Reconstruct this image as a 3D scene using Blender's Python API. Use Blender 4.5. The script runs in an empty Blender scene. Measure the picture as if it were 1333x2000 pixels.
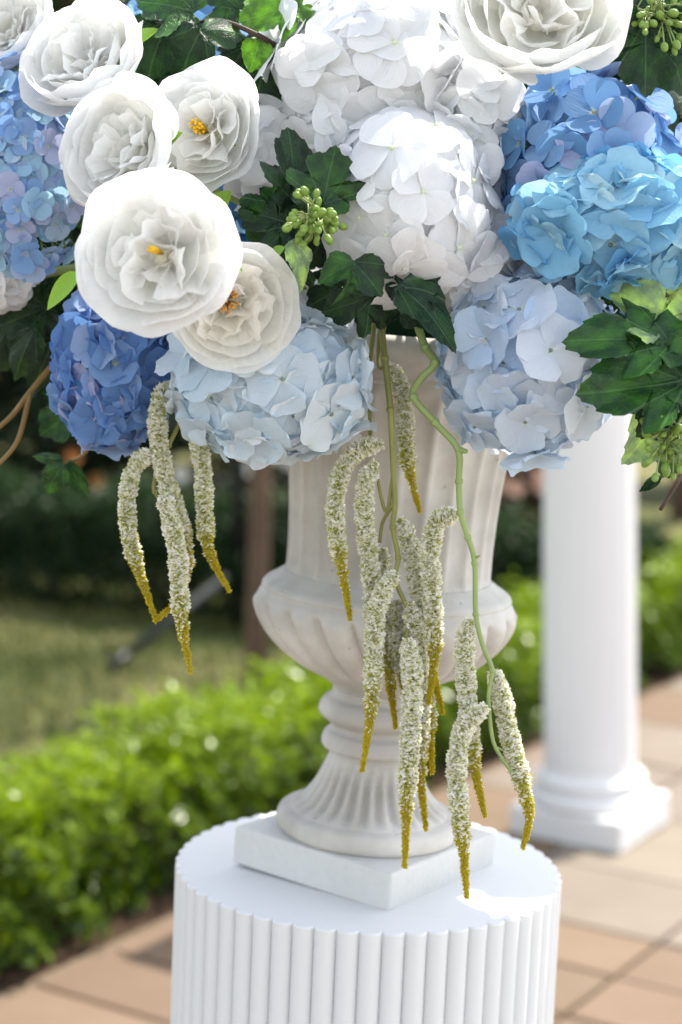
import bpy, math, random
import numpy as np
from mathutils import Vector, Matrix
rnd = random.Random(7)
nr = np.random.default_rng(11)
R = math.radians
sc = bpy.context.scene
col = sc.collection

# ------------------------------------------------------------------ camera
F = 3600.0                      # focal length in pixels of the 1333 x 2000 photograph
PITCH, ROLL = R(7.8), R(1.0)
CAM = Vector((0, 0, 1.45))
fw = Vector((0, math.cos(PITCH), -math.sin(PITCH)))
_r = Vector((1, 0, 0)); _u = _r.cross(fw)
rt = _r * math.cos(ROLL) + _u * math.sin(ROLL)
up = _u * math.cos(ROLL) - _r * math.sin(ROLL)
cd = bpy.data.cameras.new('camera'); cam = bpy.data.objects.new('camera', cd); col.objects.link(cam)
cam.matrix_world = Matrix(((rt.x, up.x, -fw.x, CAM.x), (rt.y, up.y, -fw.y, CAM.y), (rt.z, up.z, -fw.z, CAM.z), (0, 0, 0, 1)))
cd.sensor_fit = 'VERTICAL'; cd.sensor_height = 36; cd.sensor_width = 24
cd.lens = F / 2000 * 36; cd.clip_start = 0.05; cd.clip_end = 2000
cd.dof.use_dof = True; cd.dof.focus_distance = 1.40; cd.dof.aperture_fstop = 4.2
sc.camera = cam

# ------------------------------------------------------------------ light
SUN_EL, SUN_AZ = R(60), R(42)   # azimuth from +Y (away from camera) towards +X
w = bpy.data.worlds.new('World'); sc.world = w; w.use_nodes = True
nt = w.node_tree; nt.nodes.clear()
sky = nt.nodes.new('ShaderNodeTexSky'); sky.sky_type = 'NISHITA'; sky.sun_disc = False
sky.sun_elevation = SUN_EL; sky.sun_rotation = SUN_AZ; sky.air_density = 1.0; sky.dust_density = 1.2; sky.ozone_density = 0.3
bg = nt.nodes.new('ShaderNodeBackground'); bg.inputs[1].default_value = 0.15
out = nt.nodes.new('ShaderNodeOutputWorld')
hs = nt.nodes.new('ShaderNodeHueSaturation'); hs.inputs['Saturation'].default_value = .42   # sky blue pared back to keep the whites near neutral
nt.links.new(sky.outputs[0], hs.inputs['Color']); nt.links.new(hs.outputs[0], bg.inputs[0]); nt.links.new(bg.outputs[0], out.inputs[0])
sl = bpy.data.lights.new('sun', 'SUN'); sl.energy = 2.9; sl.angle = R(0.53); sl.color = (1.0, 0.94, 0.84)
sun = bpy.data.objects.new('sun', sl); col.objects.link(sun)
sdir = Vector((math.sin(SUN_AZ) * math.cos(SUN_EL), math.cos(SUN_AZ) * math.cos(SUN_EL), math.sin(SUN_EL)))
sun.rotation_euler = sdir.to_track_quat('Z', 'Y').to_euler()
sc.view_settings.view_transform = 'Standard'; sc.view_settings.look = 'None'
sc.view_settings.gamma = 1; sc.view_settings.use_curve_mapping = False
sc.view_settings.exposure = 1.62
sc.render.engine = 'CYCLES'
sc.cycles.use_denoising = True
sc.cycles.max_bounces = 10; sc.cycles.diffuse_bounces = 7; sc.cycles.transmission_bounces = 6
sc.cycles.sample_clamp_indirect = 6

# ------------------------------------------------------------------ helpers
def P(px, py, d):
    return CAM + d * (fw + rt * ((px - 666.5) / F) - up * ((py - 1000) / F))
def G(px, py, h=0.0):
    v = fw + rt * ((px - 666.5) / F) - up * ((py - 1000) / F)
    return CAM + v * ((h - CAM.z) / v.z)
def cdir(x, y, z):              # direction: right, up, towards the camera
    return (rt * x + up * y - fw * z).normalized()
def frame(loc, y, nhint):       # +Y along y, +Z near nhint
    y = y.normalized(); z = (nhint - y * nhint.dot(y)).normalized(); x = y.cross(z)
    return Matrix(((x.x, y.x, z.x, loc.x), (x.y, y.y, z.y, loc.y), (x.z, y.z, z.z, loc.z), (0, 0, 0, 1)))
def frame_z(loc, z, spin=0.0):
    q = z.normalized().to_track_quat('Z', 'Y')
    return Matrix.Translation(loc) @ q.to_matrix().to_4x4() @ Matrix.Rotation(spin, 4, 'Z')

def mesh(name, V, Fc, mat=None, smooth=True, uv=None, attr=None):
    m = bpy.data.meshes.new(name)
    V = np.asarray(V, dtype=np.float64)
    if isinstance(Fc, np.ndarray):
        n, k = Fc.shape
        m.vertices.add(len(V)); m.vertices.foreach_set('co', V.ravel())
        m.loops.add(n * k); m.loops.foreach_set('vertex_index', Fc.ravel().astype(np.int32))
        m.polygons.add(n); m.polygons.foreach_set('loop_start', np.arange(0, n * k, k, dtype=np.int32))
        m.update(calc_edges=True)
    else:
        m.from_pydata([tuple(v) for v in V], [], Fc)
    if uv is not None:
        l = m.uv_layers.new(name='UVMap')
        idx = np.empty(len(m.loops), dtype=np.int32); m.loops.foreach_get('vertex_index', idx)
        l.data.foreach_set('uv', np.asarray(uv, dtype=np.float32)[idx].ravel())
    if attr is not None:
        a = m.attributes.new('tone', 'FLOAT', 'POINT'); a.data.foreach_set('value', np.asarray(attr, dtype=np.float32))
    m.polygons.foreach_set('use_smooth', np.full(len(m.polygons), smooth))
    if mat: m.materials.append(mat)
    m.validate(); m.update()
    return m
def ob(name, m, parent=None, M=None, color=None, kind=None):
    o = bpy.data.objects.new(name, m); col.objects.link(o)
    if parent is not None: o.parent = parent
    if M is not None: o.matrix_basis = M
    if color is not None: o.color = (*color, 1)
    if kind: o['kind'] = kind
    return o
def tag(o, label, cat, group=None, kind=None):
    o['label'] = label; o['category'] = cat
    if group: o['group'] = group
    if kind: o['kind'] = kind
    return o
def thing(name, label, cat, M=None, group=None):
    o = bpy.data.objects.new(name, None); col.objects.link(o); o.empty_display_size = 0.02
    if M is not None: o.matrix_basis = M
    return tag(o, label, cat, group)
def structure(o): o['kind'] = 'structure'; return o

def grid_faces(nu, nv, wrap=False):
    f = []
    for j in range(nv - 1):
        for i in range(nu if wrap else nu - 1):
            i2 = (i + 1) % nu
            f.append((j * nu + i, j * nu + i2, (j + 1) * nu + i2, (j + 1) * nu + i))
    return np.array(f, dtype=np.int32)
class MB:                        # collects shapes for one mesh
    def __init__(s): s.V = []; s.F = []; s.n = 0
    def add(s, V, Fc):
        s.V.extend([tuple(v) for v in V]); s.F.extend([tuple(int(i) + s.n for i in f) for f in Fc]); s.n = len(s.V)
    def tube(s, pts, rad, n=8, cap=True):
        pts = [Vector(p) for p in pts]; k = len(pts)
        if not hasattr(rad, '__len__'): rad = [rad] * k
        t0 = (pts[1] - pts[0]).normalized(); a = t0.orthogonal().normalized(); V = []
        for i in range(k):
            t = (pts[min(i + 1, k - 1)] - pts[max(i - 1, 0)]).normalized()
            a = (a - t * a.dot(t)).normalized(); b = t.cross(a)
            for j in range(n):
                an = 2 * math.pi * j / n
                V.append(pts[i] + (a * math.cos(an) + b * math.sin(an)) * rad[i])
        Fc = [tuple(f) for f in grid_faces(n, k, True)]
        if cap:
            Fc.append(tuple(range(n - 1, -1, -1))); Fc.append(tuple((k - 1) * n + j for j in range(n)))
        s.add(V, Fc)
    def box(s, x0, x1, y0, y1, z0, z1):
        V = [(x, y, z) for z in (z0, z1) for y in (y0, y1) for x in (x0, x1)]
        s.add(V, [(0, 2, 3, 1), (4, 5, 7, 6), (0, 1, 5, 4), (2, 6, 7, 3), (0, 4, 6, 2), (1, 3, 7, 5)])
    def ball(s, c, r, nu=8, nv=6):
        V = [(c[0], c[1], c[2] - r)]
        for j in range(1, nv):
            a = -math.pi / 2 + math.pi * j / nv
            for i in range(nu):
                p = 2 * math.pi * i / nu
                V.append((c[0] + r * math.cos(a) * math.cos(p), c[1] + r * math.cos(a) * math.sin(p), c[2] + r * math.sin(a)))
        V.append((c[0], c[1], c[2] + r)); Fc = []
        for i in range(nu): Fc.append((0, 1 + (i + 1) % nu, 1 + i))
        for j in range(nv - 2):
            for i in range(nu):
                a = 1 + j * nu; Fc.append((a + i, a + (i + 1) % nu, a + nu + (i + 1) % nu, a + nu + i))
        a = 1 + (nv - 2) * nu
        for i in range(nu): Fc.append((a + i, a + (i + 1) % nu, len(V) - 1))
        s.add(V, Fc)
    def build(s, name, mat, smooth=True): return mesh(name, s.V, s.F, mat, smooth)
def spline(pts, n=8):
    pts = [np.array(p, dtype=float) for p in pts]
    p = [2 * pts[0] - pts[1]] + pts + [2 * pts[-1] - pts[-2]]; o = []
    for i in range(1, len(p) - 2):
        for k in range(n):
            t = k / n
            o.append(.5 * (2 * p[i] + (p[i + 1] - p[i - 1]) * t + (2 * p[i - 1] - 5 * p[i] + 4 * p[i + 1] - p[i + 2]) * t * t + (3 * p[i] - p[i - 1] - 3 * p[i + 1] + p[i + 2]) * t ** 3))
    o.append(pts[-1]); return o
def bevel(o, wdt, seg=3):
    b = o.modifiers.new('bevel', 'BEVEL'); b.width = wdt; b.segments = seg; b.limit_method = 'ANGLE'; b.angle_limit = R(40)

# ------------------------------------------------------------------ materials
class N:
    def __init__(s, name):
        s.m = bpy.data.materials.new(name); s.m.use_nodes = True; s.t = s.m.node_tree; s.t.nodes.clear()
        s.out = s.n('ShaderNodeOutputMaterial')
    def n(s, ty, ins=None, **kw):
        x = s.t.nodes.new(ty)
        for k, v in kw.items(): setattr(x, k, v)
        if ins:
            for k, v in ins.items():
                if hasattr(v, 'is_output'): s.t.links.new(v, x.inputs[k])
                else: x.inputs[k].default_value = v
        return x
    def math(s, op, a, b=0.0, c=False):
        return s.n('ShaderNodeMath', {0: a, 1: b}, operation=op, use_clamp=c).outputs[0]
    def mix(s, f, a, b, mode='MIX'):
        return s.n('ShaderNodeMix', {0: f, 6: a, 7: b}, data_type='RGBA', blend_type=mode).outputs[2]
    def ramp(s, f, stops, interp='LINEAR'):
        x = s.n('ShaderNodeValToRGB', {0: f}); e = x.color_ramp; e.interpolation = interp
        while len(e.elements) < len(stops): e.elements.new(0.5)
        for el, (p, c) in zip(e.elements, stops):
            el.position = p; el.color = (*c, 1) if hasattr(c, '__len__') else (c, c, c, 1)
        return x.outputs[0]
    def noise(s, scale, vec=None, detail=4, rough=.55):
        i = {'Scale': scale, 'Detail': detail, 'Roughness': rough}
        if vec is not None: i['Vector'] = vec
        return s.n('ShaderNodeTexNoise', i).outputs[0]
    def obj(s): return s.n('ShaderNodeTexCoord').outputs['Object']
    def bump(s, h, strength, dist): return s.n('ShaderNodeBump', {'Height': h, 'Strength': strength, 'Distance': dist}).outputs[0]
    def principled(s, c, rough=.5, spec=.5, normal=None, **kw):
        i = {'Base Color': c, 'Roughness': rough, 'Specular IOR Level': spec}
        if normal is not None: i['Normal'] = normal
        i.update(kw); return s.n('ShaderNodeBsdfPrincipled', i).outputs[0]
    def done(s, sh): s.t.links.new(sh, s.out.inputs[0]); return s.m
    def thin(s, c, rough, spec, tr, normal=None, tcol=None):
        p = s.principled(c, rough, spec, normal)
        i = {0: tcol if tcol is not None else c}
        if normal is not None: i['Normal'] = normal
        t = s.n('ShaderNodeBsdfTranslucent', i).outputs[0]
        return s.done(s.n('ShaderNodeMixShader', {0: tr, 1: p, 2: t}).outputs[0])
C4 = lambda r, g, b: (r, g, b, 1)

def petal_mat(name, tr=.38, eye=None, eyew=.18, rough=.6, vein=.25):
    s = N(name); oi = s.n('ShaderNodeObjectInfo'); uv = s.n('ShaderNodeUVMap')
    sep = s.n('ShaderNodeSeparateXYZ', {0: uv.outputs[0]})
    u, t = sep.outputs[0], sep.outputs[1]
    c = oi.outputs['Color']
    nz = s.noise(6, s.obj(), 3)
    c = s.mix(s.math('MULTIPLY', nz, .25), c, s.mix(1.0, c, C4(.86, .88, .93), 'MULTIPLY'))
    if eye is not None:
        f = s.math('SUBTRACT', 1.0, s.math('DIVIDE', t, eyew), True)
        c = s.mix(s.math('MULTIPLY', f, .85), c, C4(*eye))
    # radiating veins
    x = s.n('ShaderNodeCombineXYZ', {0: s.math('MULTIPLY', u, 14.0), 1: s.math('MULTIPLY', t, 1.6), 2: s.math('MULTIPLY', oi.outputs['Random'], 40.0)}).outputs[0]
    v = s.noise(1.6, x, 3, .6)
    c = s.mix(s.math('MULTIPLY', s.ramp(v, [(.42, 1.0), (.56, 0.0)]), .10), c, s.mix(1.0, c, C4(.72, .78, .88), 'MULTIPLY'))
    nrm = s.bump(v, vein, .004)
    return s.thin(c, rough, .25, tr, nrm)

def leaf_mat(name, rough=.42, tr=.10):
    s = N(name); oi = s.n('ShaderNodeObjectInfo'); uv = s.n('ShaderNodeUVMap')
    sep = s.n('ShaderNodeSeparateXYZ', {0: uv.outputs[0]}); x, y = sep.outputs[0], sep.outputs[1]
    d = None
    for ang in (0, 32, -32, 62, -62):       # main veins spread from the leaf base
        ca, sa = math.cos(R(ang)), math.sin(R(ang))
        across = s.math('ABSOLUTE', s.math('SUBTRACT', s.math('MULTIPLY', x, ca), s.math('MULTIPLY', y, sa)))
        along = s.math('ADD', s.math('MULTIPLY', x, sa), s.math('MULTIPLY', y, ca))
        across = s.math('ADD', across, s.math('MULTIPLY', s.math('LESS_THAN', along, 0.0), 1.0))
        d = across if d is None else s.math('MINIMUM', d, across)
    mainv = s.ramp(d, [(.004, 1.0), (.022, 0.0)])
    vo = s.n('ShaderNodeTexVoronoi', {'Scale': 11.0, 'Vector': s.mix(.12, uv.outputs[0], s.n('ShaderNodeTexNoise', {'Scale': 9.0, 'Vector': uv.outputs[0]}).outputs[1])}, feature='DISTANCE_TO_EDGE').outputs['Distance']
    fine = s.ramp(vo, [(.0, 1.0), (.07, 0.0)])
    veins = s.math('MAXIMUM', mainv, s.math('MULTIPLY', fine, .45))
    c = oi.outputs['Color']
    nz = s.noise(2.6, s.obj(), 4)
    c = s.mix(s.ramp(nz, [(.42, 0.0), (.62, .85)]), c, s.mix(1.0, c, C4(3.0, 3.0, 1.1), 'MULTIPLY'))
    c = s.mix(s.math('MULTIPLY', veins, .30), c, s.mix(.5, s.mix(1.0, c, C4(3, 2.6, 2.6), 'MULTIPLY'), C4(.16, .24, .16)))
    nrm = s.bump(s.math('ADD', s.math('MULTIPLY', veins, -.6), s.math('MULTIPLY', s.noise(40, s.obj(), 2), .3)), .5, .002)
    return s.thin(c, rough, .28, tr, nrm, s.mix(1.0, c, C4(1.6, 1.9, .7), 'MULTIPLY'))

M_rose = petal_mat('white_rose_petal', .60, None, rough=.55, vein=.18)
M_hyd = petal_mat('hydrangea_petal', .42, (.80, .86, .70), .13, .6, .22)
M_leaf = leaf_mat('artificial_leaf')
M_dryleaf = leaf_mat('matte_leaf', .5, .25)

def simple(name, c, rough=.6, spec=.4, nscale=40, var=.25, bump=.0, bscale=80, dist=.001):
    s = N(name); nz = s.noise(nscale, s.obj(), 5)
    cc = s.mix(s.math('MULTIPLY', nz, 1.0), C4(*[v * (1 - var) for v in c]), C4(*[min(1, v * (1 + var)) for v in c]))
    nrm = s.bump(s.noise(bscale, s.obj(), 4), bump, dist) if bump else None
    return s.done(s.principled(cc, rough, spec, nrm))
M_twig = simple('brown_twig', (.055, .028, .018), .6, .4, 60, .5, .6, 150, .001)
M_tan_twig = simple('tan_twig', (.20, .125, .04), .6, .3, 40, .3)
M_gstem = simple('green_stem', (.25, .32, .11), .5, .4, 30, .35)
M_ostem = simple('olive_stem', (.21, .21, .055), .5, .4, 40, .4)
M_stamen = simple('yellow_stamen', (.78, .47, .02), .6, .3, 60, .25)
M_stamen_b = simple('amber_stamen', (.62, .27, .015), .6, .3, 60, .35)
M_berry = simple('green_berry', (.17, .27, .045), .36, .4, 90, .35)
M_sepal = simple('lime_sepal', (.22, .40, .04), .5, .4, 30, .25)
M_eye = simple('floret_eye', (.34, .42, .16), .5, .4, 200, .3)
M_eyeb = simple('dark_floret_eye', (.16, .22, .20), .5, .4, 200, .3)
M_recept = simple('cream_receptacle', (.80, .77, .60), .7, .2, 60, .1)
M_foam = simple('green_floral_foam', (.02, .06, .025), .95, .1, 60, .2)

def amaranth_mat():
    s = N('catkin_bract'); a = s.n('ShaderNodeAttribute', attribute_name='tone').outputs['Fac']
    c = s.ramp(a, [(0.0, (.44, .48, .08)), (.5, (.58, .54, .07)), (1.0, (.60, .48, .03))])
    return s.thin(c, .6, .2, .35)
M_bract = amaranth_mat()
def blossom_mat():
    s = N('catkin_blossom'); a = s.n('ShaderNodeAttribute', attribute_name='tone').outputs['Fac']
    c = s.ramp(a, [(0.0, (.78, .78, .50)), (.25, (.92, .905, .78)), (1.0, (.93, .915, .88))])
    return s.thin(c, .6, .2, .4)
M_blossom = blossom_mat()

def stone_mat():
    s = N('weathered_cast_stone'); o = s.obj()
    n1 = s.noise(9, o, 5); n2 = s.noise(60, o, 4); pit = s.n('ShaderNodeTexVoronoi', {'Scale': 85.0, 'Vector': o}).outputs['Distance']
    gate = s.ramp(s.noise(35, o, 2), [(.52, 0.0), (.60, 1.0)])
    pits = s.math('MULTIPLY', s.ramp(pit, [(.06, 1.0), (.16, 0.0)]), gate)
    c = s.mix(s.ramp(n1, [(.38, 0.0), (.62, 1.0)]), C4(.38, .36, .325), C4(.58, .56, .52))
    c = s.mix(s.math('MULTIPLY', s.ramp(n2, [(.45, 0.0), (.7, 1.0)]), .35), c, C4(.42, .385, .34))
    c = s.mix(s.math('MULTIPLY', pits, .4), c, C4(.20, .17, .14))
    h = s.math('ADD', s.math('MULTIPLY', n2, .5), s.math('MULTIPLY', pits, -1.0))
    return s.done(s.principled(c, .75, .25, s.bump(h, .55, .002)))
M_stone = stone_mat()
def slab_mat():
    s = N('pale_cast_stone'); o = s.obj(); n1 = s.noise(14, o, 5); n2 = s.noise(160, o, 4)
    c = s.mix(n1, C4(.50, .50, .48), C4(.64, .635, .61)); c = s.mix(s.math('MULTIPLY', s.ramp(n2, [(.5, 0.0), (.75, 1.0)]), .3), c, C4(.45, .44, .42))
    return s.done(s.principled(c, .75, .25, s.bump(n2, .4, .0015)))
M_slab = slab_mat()
def paint_mat(name, c, rough):
    s = N(name); o = s.obj(); n1 = s.noise(5, o, 4); n2 = s.noise(220, o, 3)
    cc = s.mix(s.math('MULTIPLY', n1, .6), C4(*c), C4(c[0] * .93, c[1] * .93, c[2] * .92))
    sm = s.ramp(s.noise(26, o, 6, .7), [(.60, 0.0), (.75, 1.0)])
    cc = s.mix(s.math('MULTIPLY', sm, .16), cc, C4(.45, .43, .40))
    return s.done(s.principled(cc, rough, .4, s.bump(n2, .12, .0008)))
M_white = paint_mat('white_matt_paint', (.66, .668, .67), .5)
M_white2 = paint_mat('white_column_paint', (.68, .67, .66), .5)

# ------------------------------------------------------------------ setting: ground, pavement, lawn
HD = R(57.5)
U = Vector((math.cos(HD), math.sin(HD), 0)); NV = Vector((math.sin(HD), -math.cos(HD), 0))
def UN(u, n, z=0): return U * u + NV * n + Vector((0, 0, z))

def lawn_mat():
    s = N('dry_lawn'); o = s.obj()
    a = s.noise(1.1, o, 5); b = s.noise(26, o, 4)
    c = s.mix(s.ramp(a, [(.38, 0.0), (.62, 1.0)]), C4(.055, .068, .018), C4(.20, .185, .08))
    c = s.mix(s.ramp(b, [(.4, 0.0), (.7, .7)]), c, C4(.030, .036, .009))
    return s.done(s.principled(c, .9, .1, s.bump(b, .8, .02)))
m = mesh('lawn', [(-300, -300, -.03), (300, -300, -.03), (300, 300, -.03), (-300, 300, -.03)], [(0, 1, 2, 3)], lawn_mat())
structure(ob('lawn', m))

M_mortar = simple('paving_joint', (.16, .12, .085), .95, .1, 30, .3, .5, 90, .002)
V = [UN(-6, -2.44, -.012), UN(24, -2.44, -.012), UN(24, 6, -.012), UN(-6, 6, -.012)]
pav = structure(ob('pavement', mesh('pavement', V, [(3, 2, 1, 0)], M_mortar)))
M_bounce = simple('pale_bounce_concrete', (.52, .49, .45), .85, .2, 3, .12, .3, 120, .002)  # unseen pale paving, added to bounce light onto the shaded fronts
V = [UN(-14, 1.37, -.006), UN(20, 1.37, -.006), UN(20, 16, -.006), UN(-14, 16, -.006)]
structure(ob('bounce_paving', mesh('bounce_paving', V, [(3, 2, 1, 0)], M_bounce)))
def paver_mat():
    s = N('clay_paver'); oi = s.n('ShaderNodeObjectInfo'); o = s.n('ShaderNodeNewGeometry').outputs['Position']
    a = s.noise(5, o, 5); b = s.noise(120, o, 4)
    c = s.mix(s.math('MULTIPLY', s.ramp(a, [(.35, 0.0), (.7, 1.0)]), .5), oi.outputs['Color'], s.mix(1.0, oi.outputs['Color'], C4(.78, .74, .70), 'MULTIPLY'))
    c = s.mix(s.math('MULTIPLY', s.ramp(b, [(.5, 0.0), (.72, 1.0)]), .25), c, C4(.25, .19, .14))
    return s.done(s.principled(c, .8, .25, s.bump(b, .4, .002)))
M_paver = paver_mat()
def paver_mesh(a, b):
    j, c = .005, .004; V = []; Fc = []
    for (ins, z) in ((j, -.012), (j, -c), (j + c, 0)):
        V += [(x, y, z) for x, y in ((ins, ins), (a - ins, ins), (a - ins, b - ins), (ins, b - ins))]
    for k in range(2):
        for i in range(4): Fc.append((k * 4 + i, k * 4 + (i + 1) % 4, k * 4 + 4 + (i + 1) % 4, k * 4 + 4 + i))
    Fc.append((8, 9, 10, 11))
    return mesh('paver', V, Fc, M_paver, False)
PM = {}
def paver(u0, n0, a, b, c):
    k = (round(a, 3), round(b, 3))
    if k not in PM: PM[k] = paver_mesh(a, b)
    M = Matrix(((U.x, NV.x, 0, 0), (U.y, NV.y, 0, 0), (0, 0, 1, 0), (0, 0, 0, 1)))
    p = UN(u0, n0, rnd.uniform(-.0015, .0015)); M.translation = p
    # U x NV points down, so flip the length axis to keep the faces up
    j = rnd.uniform(.9, 1.08)
    ob('paver', PM[k], pav, M, (c[0] * j, c[1] * j * rnd.uniform(.97, 1.03), c[2] * j))
TAN, CREAM, PINK = (.165, .115, .075), (.20, .165, .13), (.20, .122, .095)
for n in range(0, 8):
    n0 = -2.40 + n * .47
    for k in range(9):
        paver(3.60 - .235 * (k + 1), n0, .235, .47, TAN)
    paver(3.60, n0, .38, .47, CREAM)
    for k in range(12):
        u0 = 3.98 + .47 * k
        paver(u0, n0, .47, .47, PINK if (k == 0 and n >= 2) else (CREAM if (k + n) % 3 else TAN))
# soil strip between paving and hedge
M_soil = simple('dark_mulch', (.055, .035, .022), .95, .1, 18, .5, 1.0, 60, .02)
V = []; Fc = []; nu, nv = 120, 8
for j in range(nv):
    for i in range(nu):
        V.append(UN(-3 + 20 * i / (nu - 1), -3.1 + .66 * j / (nv - 1), -.012 + (.02 * rnd.random() if 0 < j < nv - 1 else 0.0)))
structure(ob('soil_bed', mesh('soil_bed', V, grid_faces(nu, nv)[:, ::-1].copy(), M_soil)))
# leaf litter and grass blades
def blades(n, u0, u1, n0, n1, hmin, hmax, wd):
    u = nr.uniform(u0, u1, n); q = nr.uniform(n0, n1, n); h = nr.uniform(hmin, hmax, n); a = nr.uniform(0, 6.28, n)
    b = np.outer(u, np.array(U)) + np.outer(q, np.array(NV)); b[:, 2] = -.03
    sd = np.stack([np.cos(a), np.sin(a), 0 * a], 1) * wd
    tip = b + np.stack([nr.normal(0, .6, n) * h, nr.normal(0, .6, n) * h, h], 1)
    V = np.concatenate([b - sd, b + sd, tip]); i = np.arange(n)
    return V, np.stack([i, i + n, i + 2 * n], 1).astype(np.int32)
s = N('grass_blade'); ge = s.n('ShaderNodeNewGeometry')
cc = s.ramp(s.noise(2.2, ge.outputs['Position'], 3), [(.35, (.085, .095, .03)), (.55, (.06, .09, .016)), (.7, (.19, .18, .085))])
M_grass = s.thin(cc, .6, .3, .3)
V, Fc = blades(80000, -1, 9, -6.5, -2.85, .02, .05, .004)
tag(ob('grass', mesh('grass', V, Fc, M_grass, False)), 'short dry grass blades on the lawn behind the clipped hedge', 'grass', kind='stuff')

# ------------------------------------------------------------------ vegetation
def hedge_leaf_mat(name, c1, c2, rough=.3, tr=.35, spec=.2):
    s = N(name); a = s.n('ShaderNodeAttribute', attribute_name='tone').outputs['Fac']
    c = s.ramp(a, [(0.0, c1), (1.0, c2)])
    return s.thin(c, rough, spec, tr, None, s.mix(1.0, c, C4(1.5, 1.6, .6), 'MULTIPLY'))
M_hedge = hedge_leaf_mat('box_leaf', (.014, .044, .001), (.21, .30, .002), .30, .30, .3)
M_hedge2 = hedge_leaf_mat('shaded_hedge_leaf', (.003, .010, .002), (.012, .040, .005), .4, .15, .15)  # tree shade over the far hedge is put into its leaf colour
M_shrub = hedge_leaf_mat('shrub_leaf', (.003, .009, .003), (.014, .028, .006), .4, .15, .12)  # shrub leaf colour lowered the same way to carry background shade
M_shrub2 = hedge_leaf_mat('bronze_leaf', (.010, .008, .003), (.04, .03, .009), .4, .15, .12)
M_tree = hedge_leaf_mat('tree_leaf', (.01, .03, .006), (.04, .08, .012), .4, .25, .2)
M_bark = simple('brown_bark', (.115, .075, .05), .9, .1, 12, .4, 1.0, 40, .01)
M_branch = simple('hedge_twig', (.06, .04, .025), .9, .1, 20, .4)

def leaf_cloud(name, pos, nrm, size, mat, aspect=.55, fold=.25, spread=.8, tone=None):
    n = len(pos)
    d = nrm + nr.normal(0, spread, (n, 3)); d /= np.linalg.norm(d, axis=1)[:, None] + 1e-9
    t = np.cross(d, nr.normal(0, 1, (n, 3))); t /= np.linalg.norm(t, axis=1)[:, None] + 1e-9
    b = np.cross(d, t); L = (size * nr.uniform(.65, 1.25, n))[:, None]
    a = pos; e = pos + t * L; m1 = pos + t * L * .45 + b * L * aspect * .5 + d * L * fold * .4; m2 = pos + t * L * .45 - b * L * aspect * .5 + d * L * fold * .4
    V = np.stack([a, m1, e, m2], 1).reshape(-1, 3); i = np.arange(n) * 4
    Fc = np.concatenate([np.stack([i, i + 1, i + 2], 1), np.stack([i, i + 2, i + 3], 1)]).astype(np.int32)
    tone = np.repeat(np.clip(nr.normal(.45, .3, n), 0, 1) if tone is None else tone, 4)
    return mesh(name, V, Fc, mat, False, attr=tone)
def hedge(name, label, p0, p1, width, height, n, size, mat, group):
    p0 = np.array(p0); p1 = np.array(p1); L = np.linalg.norm(p1 - p0); a = (p1 - p0) / L; b = np.array([-a[1], a[0], 0])
    root = thing(name, label, 'hedge', Matrix.Translation(Vector(p0)), group)
    ar = np.array([L * width, L * height, L * height, width * height, width * height]); f = nr.choice(5, n, p=ar / ar.sum())
    s = nr.uniform(0, L, n); q = nr.uniform(-.5, .5, n) * width; z = nr.uniform(.05, 1, n) * height
    N_ = np.zeros((n, 3)); zz = np.array([0, 0, 1.0])
    for k, nn in ((0, zz), (1, b), (2, -b), (3, a), (4, -a)): N_[f == k] = nn
    z[f == 0] = height; q[f == 1] = width / 2; q[f == 2] = -width / 2; s[f == 3] = L; s[f == 4] = 0
    lump = .030 * np.sin(s * 9 + q * 7 + 2 * np.sin(z * 11)) + .030 * np.sin(s * 23 + z * 21 + 2 * np.sin(s * 7)) + .025 * np.sin(q * 37 + z * 33 + s * 41)
    dep = np.abs(nr.exponential(.05, n)) - lump - .02; dep[f == 0] -= np.abs(nr.exponential(.014, (f == 0).sum()))
    pos = np.outer(s, a) + np.outer(q, b) + np.outer(z, zz) - N_ * dep[:, None]
    # round the shoulders
    pos[:, 2] = np.where(f != 0, pos[:, 2] * .96, pos[:, 2])
    o = ob('foliage', leaf_cloud('foliage', pos, N_ * .9 + zz * .5, size, mat, tone=np.clip(nr.normal(.28, .2, n) + .35 * (f == 0) + .25 * (z / height) ** 2 - 4 * np.clip(dep - .02, 0, .2), 0, 1)), root); o['kind'] = 'stuff'  # paler new growth on top; shade painted into lower and deeper leaves
    mb = MB()
    for k in range(int(L / .12)):
        s0 = rnd.uniform(0, L); q0 = rnd.uniform(-.3, .3) * width
        p = a * s0 + b * q0; e = p + a * rnd.uniform(-.1, .1) + b * rnd.uniform(-.1, .1) + zz * height * .8
        mb.tube([p - zz * .03, (p + e) / 2 + a * rnd.uniform(-.03, .03), e], [.009, .007, .004], 5)
    o = ob('stems', mb.build('stems', M_branch), root); o['kind'] = 'stuff'
    return root
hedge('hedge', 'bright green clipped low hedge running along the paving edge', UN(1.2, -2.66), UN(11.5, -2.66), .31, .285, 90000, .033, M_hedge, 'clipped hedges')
A, B = G(-500, 1185), G(1330, 1235)
A, B = Vector((-3.2, 8.6, 0)), Vector((1.2, 6.9, 0))
hedge('hedge', 'dark green shaded hedge beyond the lawn in front of the shrubs', A, B, .5, .43, 45000, .035, M_hedge2, 'clipped hedges')

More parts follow.
